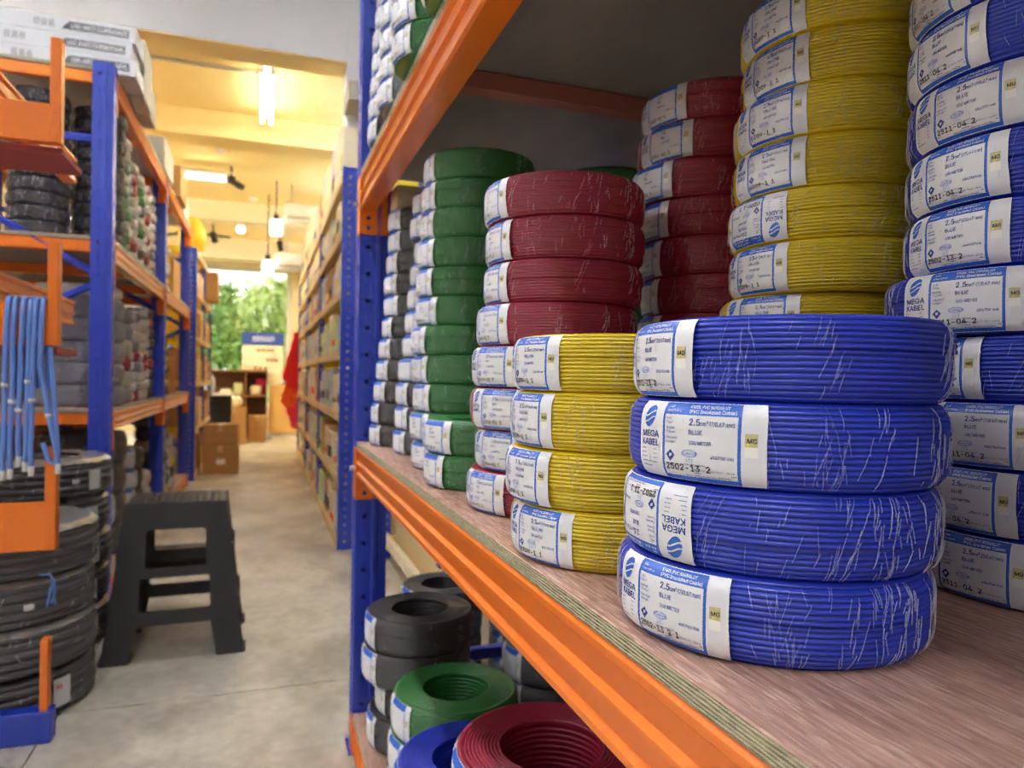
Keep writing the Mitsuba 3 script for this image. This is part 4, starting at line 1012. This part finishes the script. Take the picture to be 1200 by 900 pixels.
# ------------------------------------------------------------------ far end of the aisle
k = carton(-.585, -.235, 8.0, 8.35, 0.001, .30, 'm_card', 'lower of two stacked brown cartons on the floor beyond the left racks')
s = Sheet(); s.rect(0, 0, .09, .06, lin(232, 226, 214), 0)
scene[numbered(k + '__sticker')] = panel_print(s, [-.45, 8.0, .1], [1, 0, 0], [0, 0, 1])
carton(-.58, -.24, 8.01, 8.34, .302, .515, 'm_card', 'upper of two stacked brown cartons on the floor beyond the left racks')
carton(-.56, -.23, 11.3, 11.8, .001, .55, 'm_card', 'tall brown carton under the counter behind the two stacked cartons')
carton(-.20, .06, 11.7, 12.1, .001, .40, 'm_card', 'brown carton on the floor in front of the dark counter shelf')
whole('sack', bx(-.52, -.28, 11.4, 11.7, .552, .72, .05), 'm_box_cream', 'cream sack on the tall carton below the counter', 'sack')
t = thing('counter', 'dark brown open counter with two shelves in front of the window', 'counter')
for (a, b, z0, z1) in ((-1.5, .07, 1.09, 1.12), (-1.5, .07, .68, .71), (-1.5, .07, .0, .03)):
    put(t + '__shelf', bx(a, b, 12.4, 12.9, z0, z1, .003), 'm_desk')
put(t + '__back', bx(-1.5, .07, 12.88, 12.9, .03, 1.09), 'm_desk')
for x in (-1.5, -.28, .05):
    put(t + '__side', bx(x, x + .025, 12.41, 12.88, .03, 1.09), 'm_desk')
for (x0, x1, h, bs, nm) in ((-.66, -.48, .1, 'm_box_cream', 'cream bowl-sized'), (-.455, -.30, .2, 'm_box_green', 'green'), (-.2, -.02, .16, 'm_box_cream', 'flat cream'), (-.12, .04, .28, 'm_pink_cloth', 'pink')):
    y0 = 12.5 if bs != 'm_pink_cloth' else 12.68
    whole('packet', bx(x0, x1, y0, y0 + .15, .711, .711 + h, .02), bs, '%s packet on the upper shelf of the dark counter' % nm, 'packet')
t = thing('cabinet', 'light wooden cabinet at the end of the aisle beside the red cloths', 'cabinet')
put(t + '__body', bx(.10, .95, 12.6, 12.92, .06, .88, .004), 'm_light_wood')
put(t + '__plinth', bx(.12, .93, 12.63, 12.9, 0, .06), 'm_white_plastic')
for x in (.105, .53):
    put(t + '__door', bx(x, x + .415, 12.582, 12.6, .07, .875, .003), 'm_light_wood')
t = thing('table', 'small white-topped table beside the far left rack', 'table')
put(t + '__tabletop', bx(-1.1, -.37, 9.95, 10.5, .76, .79, .006), 'm_white_plastic')
for (x, y) in ((-1.06, 10.0), (-.42, 10.0), (-1.06, 10.45), (-.42, 10.45)):
    put(t + '__leg', bx(x - .02, x + .02, y - .02, y + .02, 0, .76), 'm_dark')
put(t + '__modesty_panel', bx(-1.04, -.44, 10.43, 10.45, .1, .75), 'm_dark')
t = thing('bottle', 'pale blue bottle standing on the small white table', 'bottle')
put(t + '__body', trimesh.creation.revolve(np.array([[0, 0], [.065, 0], [.07, .02], [.07, .2], [.03, .25], [0, .25]]), sections=20).apply_translation((-.66, 10.1, .7905)), 'm_bottle', 40)
put(t + '__cap', trimesh.creation.revolve(np.array([[0, 0], [.03, 0], [.03, .04], [0, .04]]), sections=16).apply_translation((-.66, 10.1, 1.0405)), 'm_white_plastic', 40)
# display board with the blue header
t = thing('display_stand', 'cream display board with a blue header reading simon in front of the window', 'display')
put(t + '__board', bx(-.345, .335, 12.95, 13.0, .89, 1.56, .004), 'm_box_cream')
hd_ = put(t + '__header', bx(-.345, .335, 12.94, 13.0, 1.56, 1.775, .004), 'm_sign_blue', label='blue header with white lettering')
s = Sheet(); s.text('simon', .16, .065, .105, lin(244, 244, 248), 1, .36, bold=True)
scene[numbered(hd_ + '__lettering')] = panel_print(s, [-.345, 12.94, 1.56], [1, 0, 0], [0, 0, 1])
for (z, xs) in ((1.45, (-.1, -.02, .06, .12)), (1.28, (.05, .12, .19)), (1.13, (-.15, -.07, 0.02))):
    put(t + '__shelf', bx(-.33, .32, 12.93, 12.95, z - .07, z - .06), 'm_white_plastic')
    for x in xs:
        put(t + '__sample', bx(x, x + .05, 12.935, 12.95, z, z + .045, .003), 'm_card_dark')
for x in (-.32, .29):
    put(t + '__leg', bx(x, x + .025, 12.96, 12.99, 0, .89), 'm_steel')

# ------------------------------------------------------------------ outside the window
k = struct('ground'); scene[k] = mikit.ply(bx(-40, 30, 14.9, 70, -.2, -.05), 'm_grass')
def tree(x, y, h, w, bs, label, seed):
    g = np.random.default_rng(seed)
    t = thing('tree', label, 'tree')
    put(t + '__trunk', sweep([(x, y, -.05), (x + .1, y, h * .3), (x - .05, y + .1, h * .55), (x, y, h * .8)], [.16, .13, .09, .03], 8), 'm_bark', True)
    n = 3600
    c = g.normal(0, 1, (26, 3)) * [w * .42, w * .42, h * .2] + [x, y, h * .58]
    p = c[g.integers(0, 26, n)] + g.normal(0, 1, (n, 3)) * [w * .16, w * .16, h * .07]
    a, b = g.normal(0, 1, (n, 3)), g.normal(0, 1, (n, 3))
    a /= np.linalg.norm(a, axis=1, keepdims=True); b -= a * (a * b).sum(1, keepdims=True); b /= np.linalg.norm(b, axis=1, keepdims=True)
    s_ = g.uniform(.12, .28, (n, 1))
    v = np.stack([p - a * s_, p + b * s_ * .45, p + a * s_, p - b * s_ * .45], 1).reshape(-1, 3)
    f = (np.arange(n) * 4)[:, None, None] + np.array([[0, 1, 2], [0, 2, 3]])
    k = put(t + '__foliage', trimesh.Trimesh(v, f.reshape(-1, 3), process=False), bs); labels[k] = {'kind': 'stuff', 'label': 'leafy crown'}
tree(-2.9, 25, 3.9, 1.35, 'm_leaf', 'dense green tree outside the window at the left', 1)
tree(.6, 25.5, 3.7, 1.3, 'm_leaf_pale', 'pale green tree outside the window behind the display board', 2)
tree(-1.3, 33, 4.6, 1.6, 'm_leaf', 'green tree outside the middle of the window, farther off', 3)
tree(3.6, 33, 5.2, 1.6, 'm_leaf', 'tall green tree outside at the right edge of the window', 4)
t = thing('fence', 'pale low fence outside the window below the trees', 'fence')
for i in range(24):
    put(t + '__picket', bx(-6 + i * .4, -6 + i * .4 + .05, 20, 20.04, -.05, 1.0), 'm_frame_white')
put(t + '__rail', bx(-6, 3.3, 20.04, 20.08, .85, .92), 'm_frame_white'); put(t + '__rail', bx(-6, 3.3, 20.04, 20.08, .2, .27), 'm_frame_white')
